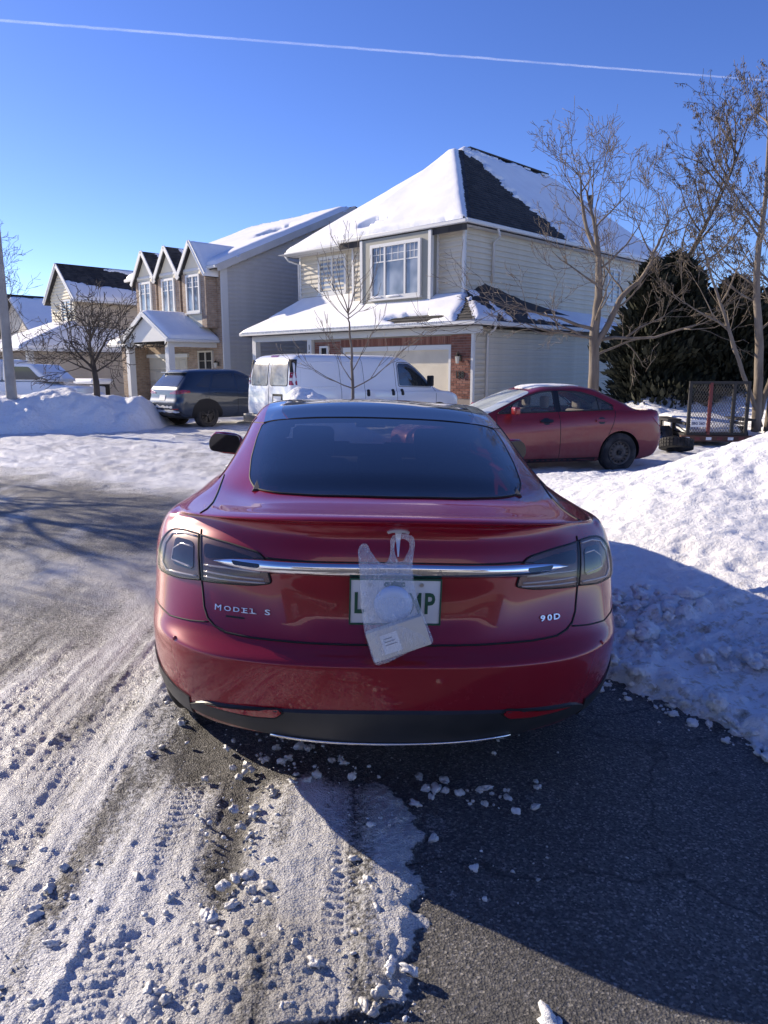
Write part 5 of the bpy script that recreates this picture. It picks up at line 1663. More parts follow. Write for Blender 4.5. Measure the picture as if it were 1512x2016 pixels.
# porch: columns, beam, recessed wall and door
for x_ in (-7.05, -10.27):
    c = MB().box(x_ - .11, x_ + .11, -.16, .06, 0, 2.64).build('porch_column', M['trim_white'], h158)
    MB().box(x_ - .14, x_ + .14, -.19, .09, 0, .5).build('column_base', M['trim_white'], c)
PW = MB().box(-9.2, -6.9, 1.55, 2.2, -.2, 2.8).build('porch_wall', M['mortar'], h158)
bricks(PW, -9.15, -8.0, 1.55, 1.75, 2.75)
dr = MB().box(-7.86, -7.05, 1.50, 1.56, 0, 2.2).build('front_door', M['lantern_black'], h158)
for a in (-7.98, -7.05): MB().box(a, a + .12, 1.46, 1.56, 0, 2.3).build('door_frame', M['trim_white'], dr)
window(h158, -6.35, -.04, 1.9, .30, .9, 0, 1, None, False, glass=M['dark_void'])
for k, ch in enumerate('158'):
    lettering('house_number', ch, .24, M['lantern_black'], h158, (-7.05, -.165, 2.38 - .24 * k), (R(90), 0, 0), .8, .006, .012)
lettering('house_number', '158', .26, M['lantern_black'], h158, (-.42, -.065, 1.46), (R(90), 0, 0), .85, .008, .02)
lantern(h158, -.42, -.05, 1.95)
# upper storey
UW = MB().box(-5.76, -1.0, .8, 14.5, 2.7, 5.78).build('upper_wall', M['siding_grey'], h158)
UL = MB().box(-9.2, -5.77, 1.34, 12.0, 2.7, 5.78).build('upper_wall', M['siding_grey'], h158)
siding(UW, (-1.0, .8), math.pi / 2, 3.0, 5.76, lambda z: (.06, 13.65), M['siding_grey'])
siding(UW, (-5.76, .8), 0, 3.75, 5.76, lambda z: (.05, 4.70), M['siding_grey'])
siding(UL, (-9.2, 1.34), 0, 3.8, 5.76, lambda z: (.05, 3.43), M['siding_grey'])
for x_, y_ in ((-1.03, .77), (-5.80, .77), (-9.23, 1.31)):
    MB().box(x_ - .02, x_ + .07, y_ - .02, y_ + .07, 3.2, 5.78).build('corner_trim', M['trim_white'], UW)
# bay with the big window
BY = MB().box(-5.02, -2.0, .42, .80, 3.66, 5.76).build('bay', M['panel_olive'], h158)
for x_ in (-5.05, -2.08): MB().box(x_, x_ + .11, .39, .50, 3.62, 5.76).build('corner_trim', M['trim_white'], BY)
MB().box(-1.995, -1.965, .42, .52, 3.62, 5.76).build('corner_trim', M['trim_white'], BY)
MB().box(-1.995, -1.965, .70, .80, 3.62, 5.76).build('corner_trim', M['trim_white'], BY)
MB().box(-5.02, -1.98, .40, .80, 3.60, 3.658).build('bay_foot', M['trim_white'], BY)
window(h158, -3.45, .42, 4.72, 1.98, 1.50, 0, [.28, .44, .28], (3, 2, .30), True, fw=.10)
window(h158, -7.42, 1.34, 4.98, 1.30, 1.12, 0, 2, (3, 2, .36), True, fw=.10)
window(h158, -1.0, 10.0, 4.75, .9, 1.2, math.pi / 2, 2, None, True)
window(h158, -6.0 - 3.6, 2.0, 1.6, .6, .6, 0, 1, None, False)
# window-sill snow
for (x0, x1) in ((-4.4, -4.0), (-3.75, -3.2)):
    t = MB().box(x0, x1, .27, .38, 3.905, 3.955).build('sill_snow', M['roof_snow'], h158); bevel(t, .02, 2)
# roofs
plB, rB = roof(h158, [(-9.6, .99, 5.9), (-.65, .99, 5.9), (-4.5, 5.3, 9.47)])
plA, rA = roof(h158, [(-6.1, .45, 5.9), (-.65, .45, 5.9), (-4.1, 4.31, 9.10), (-4.45, 4.31, 9.10)], .30)
plR, rR = roof(h158, [(-.65, .45, 5.9), (-.65, 14.85, 5.9), (-4.5, 10.55, 9.47), (-4.5, 5.3, 9.47), (-4.1, 4.31, 9.10)])
roof(h158, [(-9.6, 12.2, 5.9), (-9.6, .99, 5.9), (-4.5, 5.3, 9.47), (-4.5, 10.55, 9.47)])
roof(h158, [(-.65, 14.85, 5.9), (-9.6, 12.2, 5.9), (-4.5, 10.55, 9.47)])
snow_on(rA, plA, .20, [lambda u, v: np.maximum(np.hypot((u - 1.05 - v * .62) / 1.0, (v - .55) / .45) - .55, np.abs(u - .5 - v * .32) * 0 + (v > 1.2) * 9)], .07, 11, .02, .10, .05)
snow_on(rB, plB, .18, [lambda u, v: np.where(v > 4.75, 9.0, 4.3 - u)], .09, 21, .04, .02, .06)
snow_on(rR, plR, .10, [lambda u, v: u - 5.2 - .22 * np.sin(v * 2.1) + .28 * (v - 2), lambda u, v: 5.05 - v], .07, 31, 0.0, .45, .06)
cap = MB()
cap.bar((-4.5, 5.3, 9.49), (-4.5, 10.55, 9.49), .26, .05).build('ridge_cap', M['shingle'], rR)
MB().bar((-.66, .46, 5.93), (-4.1, 4.30, 9.13), .24, .05).build('hip_cap', M['shingle'], rR)
MB().box(-3.0, -2.85, 11.4, 11.55, 7.6, 8.6).build('vent_pipe', M['lantern_black'], rR)
gutter(h158, (-6.12, .40, 5.86), (-.62, .40, 5.86)); gutter(h158, (-9.65, .94, 5.86), (-6.05, .94, 5.86)); gutter(h158, (-.60, .36, 5.86), (-.60, 14.9, 5.86))
MB().box(-9.5, -.70, .50, 1.4, 5.765, 5.78).build('soffit', M['trim_white'], h158)
MB().box(-1.0, -.68, .9, 14.5, 5.772, 5.787).build('soffit', M['trim_white'], h158)
# lower roofs
pF, rF = roof(h158, [(-10.65, -.42, 2.97), (.40, -.42, 2.97), (-1.0, .82, 3.86), (-5.74, .82, 3.86), (-8.9, .82, 3.86)])
pF2, rF2 = roof(h158, [(-9.9, .30, 3.46), (-5.8, .30, 3.46), (-5.8, 1.34, 4.22), (-9.0, 1.34, 4.22)], .1)
pR1, rR1 = roof(h158, [(.40, -.42, 2.97), (.40, 2.0, 2.97), (-1.0, 1.84, 4.25), (-1.0, .82, 3.86)])
pR2, rR2 = roof(h158, [(.40, 2.0, 2.97), (.40, 8.9, 2.97), (-1.0, 8.5, 3.08), (-1.0, 1.84, 4.25)])
roof(h158, [(-10.65, 2.2, 2.97), (-10.65, -.42, 2.97), (-8.9, .82, 3.86), (-8.9, 2.2, 3.86)])
MB().box(-10.3, -6.9, -.05, 2.2, 2.78, 2.80).build('soffit', M['trim_white'], h158)
snow_on(rF, pF, .13, [lambda u, v: np.where(u > 6.0, np.hypot((u - 8.6) / 1.15, (v - .22) / .20) - 1, 9), lambda u, v: 10.35 - u - .35 * v], .07, 41, .05, .10, .08)
snow_on(rF2, pF2, .13, None, .09, 45, .05, .1, .08)
snow_on(rR1, pR1, .10, [lambda u, v: .75 - np.abs(u - .55) * .9 - np.abs(v - .45) * .6], .06, 51, 0, .25, .05)
snow_on(rR1, pR1, .10, [lambda u, v: .30 - np.abs(u - 1.75 + .2 * v) * 1.6], .06, 57, -.04, .20, .05)
snow_on(rR2, pR2, .12, [lambda u, v: u - .75 - .1 * v, lambda u, v: v - .50 + .10 * u], .07, 61, .0, .35, .05)
gutter(h158, (-10.7, -.48, 2.92), (.46, -.48, 2.92)); gutter(h158, (.46, -.46, 2.92), (.46, 9.0, 2.92))
ic = MB()
for k in range(150):      # row of little icicles over the garage eave
    x_ = -10.5 + k * .066
    hh = .05 + .05 * random.Random(k).random()
    ic.add([(x_ - .016, -.545, 2.99), (x_ + .016, -.545, 2.99), (x_, -.515, 2.99), (x_, -.54, 2.99 - hh)], [(0, 1, 3), (1, 2, 3), (2, 0, 3), (2, 1, 0)])
ic.build('icicles', M['icicle'], h158, kind='stuff')
ds = MB().tube([(-.60, 1.9, 5.82), (-.66, 2.1, 5.62), (-.92, 2.15, 5.48), (-.93, 2.15, 4.3)], .04, 8).build('downspout', M['trim_white'], h158, smooth=True)
MB().tube([(.42, .5, 2.88), (.36, .55, 2.78), (.08, .6, 2.62), (.07, .6, .1)], .04, 8).build('downspout', M['trim_white'], h158, smooth=True)
MB().tube([(-9.6, .9, 5.82), (-9.5, 1.0, 5.62), (-9.27, 1.28, 5.5), (-9.27, 1.28, 4.2)], .04, 8).build('downspout', M['trim_white'], h158, smooth=True)

# ---- middle house: tan brick front with three gablets ------------------
hm = house('tan brick house with three small gables in a row and a gabled porch', 12.5, 0)
FB = MB().box(-6.6, 0, 0, .25, -.2, 5.6).build('front_wall', M['tan_brick'], hm)
SW = MB().prism([(.25, -.2), (14.1, -.2), (14.1, 5.6), (7.07, 8.62), (.25, 5.66)], -6.58, -.02, 'x').build('side_wall', M['siding_blue'], hm)
siding(SW, (-.02, .25), math.pi / 2, 0, 8.55, lambda z: (0.0, 13.85) if z < 5.6 else ((z - 5.62) / .434, 13.7 - (z - 5.62) / .434), M['siding_blue'], .17)
MB().box(-.04, .03, -.03, .27, 0, 5.6).build('corner_trim', M['trim_white'], hm)
pf, rf = roof(hm, [(-6.9, -.40, 5.62), (.32, -.40, 5.62), (.32, 7.07, 8.84), (-6.9, 7.07, 8.84)], .16)
roof(hm, [(.32, 14.5, 5.62), (-6.9, 14.5, 5.62), (-6.9, 7.07, 8.84), (.32, 7.07, 8.84)], .16)
snow_on(rf, pf, .20, [lambda u, v: np.hypot((u - 5.6) / 1.0, (v - 4.6) / 1.1) - .75, lambda u, v: 7.7 - v], .10, 71, .02, .35, .08)
MB().bar((.33, -.40, 5.50), (.33, 7.07, 8.72), .05, .26).build('rake_board', M['siding_blue'], hm)
gutter(hm, (-6.95, -.46, 5.56), (.36, -.46, 5.56))
for k, gx in enumerate((-1.2, -3.1, -5.0)):
    GW = MB().prism([(gx - .78, 3.3), (gx + .78, 3.3), (gx + .78, 5.45), (gx, 6.45), (gx - .78, 5.45)], -.50, .3, 'y').build('gablet', M['siding_cream'], hm)
    MB().box(gx - .86, gx - .52, -.52, -.005, 3.28, 5.42).build('brick_pier', M['tan_brick'], GW)
    MB().box(gx + .52, gx + .86, -.52, -.005, 3.28, 5.42).build('brick_pier', M['tan_brick'], GW)
    for sd in (-1, 1):
        pts = [(gx + sd * 1.0, -.64, 5.30), (gx + sd * 1.0, 2.2, 5.30), (gx, 2.2, 6.62), (gx, -.64, 6.62)]
        if sd < 0: pts = [pts[1], pts[0], pts[3], pts[2]]
        pg, rg_ = roof(hm, pts, .10, 'gablet_roof')
        if k == 0: snow_on(rg_, pg, .12, None, .08, 80 + k + sd, .02, .1, .06)
        else: snow_on(rg_, pg, .10, [lambda u, v, sd=sd: (u - 1.1) + (v - .8) * .6 if sd > 0 else 9 + 0 * u], .08, 80 + k + sd, .02, .15, .06)
        MB().bar((gx + sd * 1.03, -.67, 5.27), (gx, -.67, 6.62), .04, .16).build('rake_board', M['trim_white'], GW)
    window(hm, gx, -.51, 4.62, .82, 1.30, 0, 2, (2, 2, .30), True, fw=.09)
    if k < 3: MB().tube([(gx - 1.0, -.42, 5.5), (gx - .98, -.2, 5.3), (gx - .95, -.06, 5.2), (gx - .95, -.06, 3.2)], .035, 6).build('downspout', M['trim_white'], hm, smooth=True)
# porch with gable, columns and garage
PG = MB().prism([(-3.9, 2.72), (-.5, 2.72), (-.5, 2.86), (-2.25, 3.72), (-3.9, 2.86)], -2.15, -2.05, 'y').build('porch_gable', M['trim_white'], hm)
for sd, xe in ((-1, -4.12), (1, -.36)):
    pts = [(xe, -2.26, 2.78), (xe, .02, 2.78), (-2.25, .02, 3.86), (-2.25, -2.26, 3.86)]
    if sd < 0: pts = [pts[1], pts[0], pts[3], pts[2]]
    pp, rp = roof(hm, pts, .10, 'porch_roof')
    snow_on(rp, pp, .16, None, .08, 95 + sd, .03, .1, .06)
    MB().bar((xe, -2.29, 2.74), (-2.25, -2.29, 3.82), .05, .18).build('rake_board', M['trim_white'], PG)
    gutter(hm, (xe + sd * .05, -2.4, 2.74), (xe + sd * .05, 0, 2.74))
MB().box(-.62, -.5, -2.1, 0, 2.5, 2.72).build('porch_beam', M['trim_white'], hm)
for x_ in (-3.75, -.62):
    MB().box(x_ - .13, x_ + .13, -2.2, -1.94, 0, 2.72).build('porch_column', M['trim_white'], hm)
gdm = garage_door(hm, -5.9, -2.75, -.04, 2.15, M['garage_cream'], 4, 6)
MB().box(-6.05, -2.6, -.10, .0, 2.15, 2.30).build('door_lintel', M['trim_white'], gdm)
ps, rs = roof(hm, [(-7.2, -1.3, 2.72), (-4.1, -1.3, 2.72), (-4.1, .0, 3.4), (-6.6, .0, 3.4)], .12, 'garage_roof')
snow_on(rs, ps, .2, None, .08, 97, .04, .1, .06)
gutter(hm, (-7.25, -1.36, 2.68), (-4.1, -1.36, 2.68))
MB().box(-6.6, -6.1, -1.0, .0, 0, 2.62).build('brick_pier', M['tan_brick'], hm)
window(hm, -1.3, -.0, 1.75, .95, 1.15, 0, 2, (1, 3, .9), True, glass=M['dark_void'], frame_m=M['garage_cream'])
lantern(hm, -.42, -.02, 1.85)
# leafless garland wound along the porch beam
g = MB(); rng = random.Random(3)
pth = [(-3.75 + 3.2 * k / 40, -2.26 + .04 * rng.uniform(-1, 1), 2.62 - .12 * math.sin(math.pi * ((k % 10) / 10)) + .04 * rng.uniform(-1, 1)) for k in range(41)]
g.tube(pth, .025, 5)
for p in pth:
    for q in range(4): g.tube([p, (p[0] + rng.uniform(-.12, .12), p[1] - rng.uniform(0, .08), p[2] + rng.uniform(-.14, .08))], .008, 4)
m = new('vine', (0.05, 0.04, 0.03), 0.9)
g.build('garland', M['vine'], hm)

# ---- left house ---------------------------------------------------------
hl = house('tan house with a steep front gable and low garage behind the left snowbank', 25.8, 0)
UB = MB().prism([(-2.9, 2.6), (0, 2.6), (0, 5.45), (-1.45, 6.85), (-2.9, 5.45)], 0, 12, 'y').build('upper_wall', M['siding_cream'], hl)
siding(UB, (-2.9, 0), 0, 2.7, 6.75, lambda z: (0.02, 2.88) if z < 5.45 else ((z - 5.45) * 1.036, 2.9 - (z - 5.45) * 1.036), M['siding_cream'])
siding(UB, (0, 0), math.pi / 2, 2.7, 5.4, lambda z: (.02, 11.9), M['siding_tan'])
window(hl, -.95, -.0, 4.35, 1.0, 1.6, 0, 2, None, True, fw=.08)
for sd in (1, -1):
    pts = [(-1.45 + sd * 1.85, -.22, 5.18), (-1.45 + sd * 1.85, 12.4, 5.18), (-1.45, 12.4, 7.05), (-1.45, -.22, 7.05)]
    if sd < 0: pts = [pts[1], pts[0], pts[3], pts[2]]
    pu, ru = roof(hl, pts, .12)
    snow_on(ru, pu, .14, [lambda u, v: np.maximum(np.abs(v - 2.1 + .12 * u) - .75, u - 4.8), lambda u, v: np.hypot((u - 6.6) / .9, (v - 1.9) / .8) - 1], .09, 111 + sd, .0, .2, .06) if sd > 0 else snow_on(ru, pu, .2, None, .12, 114, .02)
    MB().bar((-1.45 + sd * 1.87, -.25, 5.14), (-1.45, -.25, 7.03), .05, .20).build('rake_board', M['trim_white'], UB)
gutter(hl, (.45, -.4, 5.12), (.45, 12.4, 5.12))
cv = MB().box(-1.0, -.7, 6.4, 6.7, 6.3, 7.45).build('roof_vent', M['lantern_black'], hl)
MB().box(-1.15, -.55, 6.25, 6.85, 7.45, 7.6).build('vent_cap', M['lantern_black'], cv)
LB = MB().box(-4.7, .0, -2.6, 11.0, -.2, 2.6).build('lower_wall', M['brown_brick'], hl)
siding(LB, (0, -2.6), math.pi / 2, 0, 2.6, lambda z: (.3, 13.5), M['siding_tan'])
MB().box(-.05, .06, -2.66, -2.3, 0, 2.6).build('corner_trim', M['trim_white'], LB)
p1, r1 = roof(hl, [(-5.2, -3.1, 2.66), (.5, -3.1, 2.66), (0, 0, 4.0), (-2.9, 0, 4.0)], .12, 'lower_roof')
snow_on(r1, p1, .20, None, .09, 121, .04)
p2, r2 = roof(hl, [(.5, -3.1, 2.66), (.5, 11.2, 2.66), (0, 11.0, 3.0), (0, 0, 4.0)], .12, 'lower_roof')
snow_on(r2, p2, .18, None, .10, 123, .04)
roof(hl, [(-5.2, 10, 2.66), (-5.2, -3.1, 2.66), (-2.9, 0, 4.0), (-2.9, 10, 4.0)], .12, 'lower_roof')
gutter(hl, (-5.25, -3.16, 2.6), (.55, -3.16, 2.6)); gutter(hl, (.56, -3.1, 2.6), (.56, 11.2, 2.6))
gdl = garage_door(hl, -3.6, -.9, -2.63, 2.0, M['garage_cream'], 4, 5)
MB().box(-3.72, -.78, -2.70, -2.61, 2.0, 2.15).build('door_lintel', M['trim_white'], gdl)
MB().box(-3.55, -2.6, -2.72, -2.68, .1, 1.9).build('open_bay', M['dark_void'], gdl)
lantern(hl, -2.4, -2.62, 2.35)

# ---- far-left bungalow ----------------------------------------------------
hb = house('low house at the far left with a big shaded snow roof and ridge vents', 39.5, 4.0)
MB().box(-9, 0, 0, 14, -.2, 2.7).build('wall', M['siding_tan'], hb)
pb, rb = roof(hb, [(.5, -.5, 2.7), (.5, 14.5, 2.7), (-5.2, 14.5, 6.9), (-5.2, -.5, 6.9)])
snow_on(rb, pb, .2, [lambda u, v: 6.75 - v, lambda u, v: np.hypot((u - 2.0) / 1.4, (v - 2.2) / .5) - 1], .14, 131, .0, .2)
pb2, rb2 = roof(hb, [(-10.9, 14.5, 2.7), (-10.9, -.5, 2.7), (-5.2, -.5, 6.9), (-5.2, 14.5, 6.9)])
MB().prism([(-10.2, 2.7), (-.2, 2.7), (-5.2, 6.75)], .0, .1, 'y').build('gable', M['siding_tan'], hb)
gutter(hb, (.55, -.5, 2.62), (.55, 14.5, 2.62))
for k, y_ in enumerate((4.0, 8.2, 11.8)):
    vv_ = MB().box(-5.0, -4.6, y_, y_ + .4, 6.6, 7.25).build('roof_vent', M['lantern_black'], hb)
    MB().box(-5.12, -4.48, y_ - .12, y_ + .52, 7.25, 7.38).build('vent_cap', M['lantern_black'], vv_)
window(hb, 0, 4, 1.6, 1.4, 1.0, math.pi / 2, 2)
# ------------------------------------------------------------------ trees
m = new('bark_grey', (0.22, 0.19, 0.155), 0.9)
v, r = vary(m, (0.12, 0.095, 0.072), (0.24, 0.20, 0.16), 6, 0.3, 0.7, (1, 1, .25))
bumpy(m, noise(m, v, 25, 5), 0.7, 0.02)
m = new('bark_dark', (0.07, 0.055, 0.045), 0.9)
v, r = vary(m, (0.045, 0.036, 0.03), (0.10, 0.08, 0.065), 8, 0.3, 0.7, (1, 1, .25))
m = new('seed_brown', (0.10, 0.075, 0.05), 0.85)
vary(m, (0.06, 0.045, 0.03), (0.17, 0.13, 0.085), 3)
m = new('cedar_green', (0.018, 0.026, 0.014), 0.75)
vary(m, (0.010, 0.016, 0.009), (0.050, 0.050, 0.026), 2.5, 0.3, 0.7)

def limb(rng, p, d, L, r0, r1, n, bend, up):
    """a wandering branch: list of points and radii"""
    pts = [Vector(p)]; rads = [r0]
    d = Vector(d).normalized()
    for k in range(n):
        d = d + Vector((rng.gauss(0, bend), rng.gauss(0, bend), rng.gauss(0, bend) + up)) / 1.0
        d.normalize()
        pts.append(pts[-1] + d * (L / n)); rads.append(r0 + (r1 - r0) * (k + 1) / n)
    return pts, rads

def side_dir(rng, d, ang):
    d = d.normalized()
    a = d.cross(Vector((rng.gauss(0, 1), rng.gauss(0, 1), rng.gauss(0, 1)))).normalized()
    return (d * math.cos(ang) + a * math.sin(ang)).normalized()

def branch_out(rng, mb, p, d, L, r, lvl, cfg, tips):
    n = 5 if lvl < 2 else 3
    pts, rads = limb(rng, p, d, L, r, max(r * .35, cfg['rmin']), n, cfg['bend'], cfg['up'])
    mb.tube(pts, rads, 6 if lvl < 2 else (5 if lvl == 2 else 4))
    tips.append((pts, lvl))
    if lvl >= cfg['levels']: return
    k = cfg['kids'][lvl]
    for i in range(k):
        t = rng.uniform(cfg.get('t0', .25), 1.0) if i < k - 1 else 1.0
        f = t * n; i0 = min(int(f), n - 1)
        q = pts[i0].lerp(pts[i0 + 1], f - i0)
        dd = pts[i0 + 1] - pts[i0]
        nd_ = side_dir(rng, dd, rng.uniform(*cfg['ang']))
        rr_ = max((rads[i0] + (rads[i0 + 1] - rads[i0]) * (f - i0)) * rng.uniform(.5, .75), cfg['rmin'])
        branch_out(rng, mb, q, nd_, L * rng.uniform(*cfg['ratio']), rr_, lvl + 1, cfg, tips)

def bare_tree(label, loc, trunk, limbs, cfg, seed, bark, rotz=0.0, seeds=0, cat='tree', seed_mat='seed_brown', group=None):
    """trunk: list of polylines [(pts, radii)]; limbs: (trunk index, t, direction, length, radius)"""
    rng = random.Random(seed)
    t = thing('bare_tree', label, cat, loc, rotz, group)
    tips = []
    for k, (pts, rads) in enumerate(trunk):
        P = catmull(np.array(pts, float), 5); Rr = np.interp(np.linspace(0, 1, len(P)), np.linspace(0, 1, len(rads)), rads)
        tr = MB().tube([Vector(p) + Vector((rng.gauss(0, .006), rng.gauss(0, .006), 0)) for p in P], list(Rr), 12).build('trunk', bark, t, smooth=True)
    mb = MB()
    for (ti, tt, d, L, r) in limbs:
        pts = catmull(np.array(trunk[ti][0], float), 5)
        f = tt * (len(pts) - 1); i0 = min(int(f), len(pts) - 2)
        p = Vector(pts[i0]).lerp(Vector(pts[i0 + 1]), f - i0)
        branch_out(rng, mb, p, Vector(d), L, r, 0, cfg, tips)
    mb.build('crown', bark, t, smooth=True)
    if seeds:
        S = MB()
        cand = [q for q in tips if q[1] >= 1]
        for k in range(seeds):
            pts, lv = cand[rng.randrange(len(cand))]
            p = pts[rng.randrange(1, len(pts))]
            for q in range(rng.randint(5, 11)):       # hanging keys
                c = p + Vector((rng.gauss(0, .035), rng.gauss(0, .035), rng.uniform(-.06, .02)))
                a = rng.uniform(0, 6.28); w = .010
                L = rng.uniform(.035, .06)
                e = Vector((math.cos(a), math.sin(a), 0)) * w
                tl = Vector((rng.gauss(0, .02), rng.gauss(0, .02), -L))
                S.add([c, c + tl * .5 + e, c + tl, c + tl * .5 - e], [(0, 1, 2, 3)])
        so = S.build('seed_clusters', M[seed_mat], t, kind='stuff')
    return t

# the big bare tree behind the sedan
cfg_big = dict(levels=4, kids=[4, 3, 3, 2], ang=(.40, .90), ratio=(.42, .72), bend=.12, up=.06, rmin=.0045)
big = [([(0, 0, -.4), (.02, 0, 1.0), (-.02, .02, 2.0), (.02, 0, 3.1), (-.05, 0, 4.0), (-.20, .05, 4.7), (-.35, .1, 5.2)], [.15, .125, .11, .085, .055, .034, .016]),
       ([(.0, 0, 1.75), (.28, -.05, 2.3), (.55, -.1, 2.9), (.95, -.12, 3.3), (1.25, 0, 3.9), (1.5, 0, 4.5)], [.075, .07, .056, .044, .032, .016])]
lb_ = []
_r = random.Random(77)
for k in range(13):
    tt = .26 + .74 * k / 12
    a = k * 2.4 + _r.uniform(-.4, .4)
    el = .15 + .85 * tt
    lb_.append((0, tt, (math.cos(a) * math.cos(el), math.sin(a) * math.cos(el) * .8, math.sin(el)), 1.7 - .75 * tt, .038 - .022 * tt))
for k in range(7):
    tt = .3 + .7 * k / 6
    a = k * 2.4
    lb_.append((1, tt, (math.cos(a) * .7 + .3, math.sin(a) * .6, .55), 1.35 - .4 * tt, .030 - .014 * tt))
lb_ += [(0, .36, (-.95, -.1, .20), 2.1, .045), (0, .32, (.9, -.3, .15), 2.2, .05), (0, .33, (-.8, -.4, .02), 1.9, .04), (0, .62, (-.45, 0, .9), 1.7, .05)]
bare_tree('tall bare tree with pale trunk standing just behind the maroon sedan', (4.85, 17.6, .35), big, lb_, cfg_big, 12, M['bark_grey'])

# multi-stemmed tree hung with brown keys at the right edge
cfg_ash = dict(levels=3, kids=[4, 3, 2], ang=(.35, .75), ratio=(.42, .66), bend=.10, up=.06, rmin=.005)
ash = [([(0, 0, -.3), (-.10, 0, 1.5), (-.30, 0, 3.0), (-.25, 0, 4.6), (-.35, 0, 6.4)], [.10, .085, .065, .04, .015]),
       ([(.30, .1, -.3), (.35, 0, 1.5), (.20, 0, 3.2), (.15, 0, 5.2), (-.05, 0, 7.2)], [.10, .09, .07, .045, .015]),
       ([(-.05, 0, -.3), (.45, .2, 1.4), (.8, .2, 3.0), (1.0, .2, 5.0)], [.07, .06, .05, .02]),
       ([(.1, 0, -.2), (-.55, -.1, 1.2), (-1.05, -.1, 2.4), (-1.5, 0, 3.6)], [.05, .04, .03, .015])]
la = []
for k in range(26):
    ti = (0, 1, 1, 2, 0, 3)[k % 6]
    tt = .30 + .70 * ((k * .37) % 1.0)
    a = k * 2.399
    la.append((ti, tt, (math.cos(a) * .75 - .12, math.sin(a) * .75, .60), 1.75 - .6 * tt, .024))
bare_tree('multi-stemmed tree hung with brown seed clusters at the right edge', (8.05, 16.2, .6), ash, la, cfg_ash, 21, M['bark_grey'], seeds=1500)
# leaning seed tree between house 158 and the edge
lean = [([(0, 0, -.3), (.15, 0, 1.6), (.45, 0, 3.2), (1.05, 0, 4.6), (1.75, 0, 6.1), (2.05, 0, 7.0)], [.11, .095, .075, .055, .03, .012])]
ll = []
for k in range(20):
    tt = .40 + .60 * ((k * .41) % 1.0); a = k * 2.399
    ll.append((0, tt, (math.cos(a) * .6, math.sin(a) * .6, .75), 1.9 - .7 * tt, .028))
bare_tree('leaning bare tree with sparse seed clusters rising over the dark cedars', (7.35, 21.2, .3), lean, ll, cfg_ash, 33, M['bark_dark'], seeds=600)

# young tree before the van
cfg_y = dict(levels=2, kids=[4, 3], ang=(.30, .65), ratio=(.40, .62), bend=.07, up=.09, rmin=.0035)
yt = [([(0, 0, 0), (.01, 0, .7), (-.01, 0, 1.4), (-.05, 0, 1.95), (-.06, 0, 2.15)], [.032, .027, .021, .014, .008])]
ly = [(0, .30, (-.95, 0, .30), .85, .012), (0, .30, (.9, .1, .35), 1.1, .013), (0, .34, (-.5, -.3, .75), .6, .010), (0, .40, (.55, .2, .7), .75, .010), (0, .47, (-.7, .3, .45), .65, .009),
      (0, .92, (-.75, 0, .8), .75, .011), (0, .95, (-.35, .2, 1.0), .85, .011), (0, .97, (.1, -.2, 1.0), .85, .011), (0, .95, (.5, 0, .95), .8, .011), (0, .90, (.85, .2, .7), .7, .010), (0, .8, (-.9, 0, .5), .55, .008), (0, .82, (.8, -.2, .45), .55, .008)]
bare_tree('slender young bare tree rising from the mound in front of the white van', (-.55, 13.1, .45), yt, ly, cfg_y, 41, M['bark_grey'])

# rounded street tree on the left bank
cfg_l = dict(levels=4, kids=[5, 4, 3, 2], ang=(.40, .85), ratio=(.48, .72), bend=.12, up=.04, rmin=.0065)
lt = [([(0, 0, -.6), (.02, 0, .35), (-.04, 0, .9)], [.095, .08, .065])]
l2 = [(0, .75, (-.75, 0, .65), 1.0, .042), (0, .85, (-.25, .2, .95), 1.05, .042), (0, 1.0, (.15, -.2, 1.0), 1.05, .042), (0, .9, (.65, .1, .75), 1.1, .042), (0, .7, (.9, -.2, .42), 1.0, .03), (0, .72, (-.95, -.2, .22), 1.0, .03), (0, .8, (.1, -.7, .6), .9, .03), (0, .8, (-.2, .8, .6), .9, .03)]
bare_tree('spreading bare tree standing in the left snowbank', (-7.85, 20.6, .95), lt, l2, cfg_l, 52, M['bark_dark'])
# tree behind the lamp post
bare_tree('thin bare tree behind the concrete post at the far left', (-17.6, 33.0, 0), [([(0, 0, 0), (.1, 0, 2.0), (.0, 0, 4.2), (.2, 0, 6.4)], [.12, .1, .07, .02])],
          [(0, .3 + .06 * k, (math.cos(k * 2.4) * .8, math.sin(k * 2.4) * .8, .55), 2.2 - .1 * k, .035) for k in range(12)], cfg_l, 63, M['bark_dark'])
# street tree just out of frame whose trunk shades the road
bare_tree('bare street tree left of the road, outside the picture', (-10.6, 12.2, 0), [([(0, 0, 0), (.05, 0, 1.4), (0, 0, 2.6), (.1, 0, 4.0)], [.15, .13, .10, .04])],
          [(0, .45 + .05 * k, (math.cos(k * 2.4) * .8, math.sin(k * 2.4) * .8, .5), 1.8 - .06 * k, .05) for k in range(11)], cfg_l, 64, M['bark_dark'])

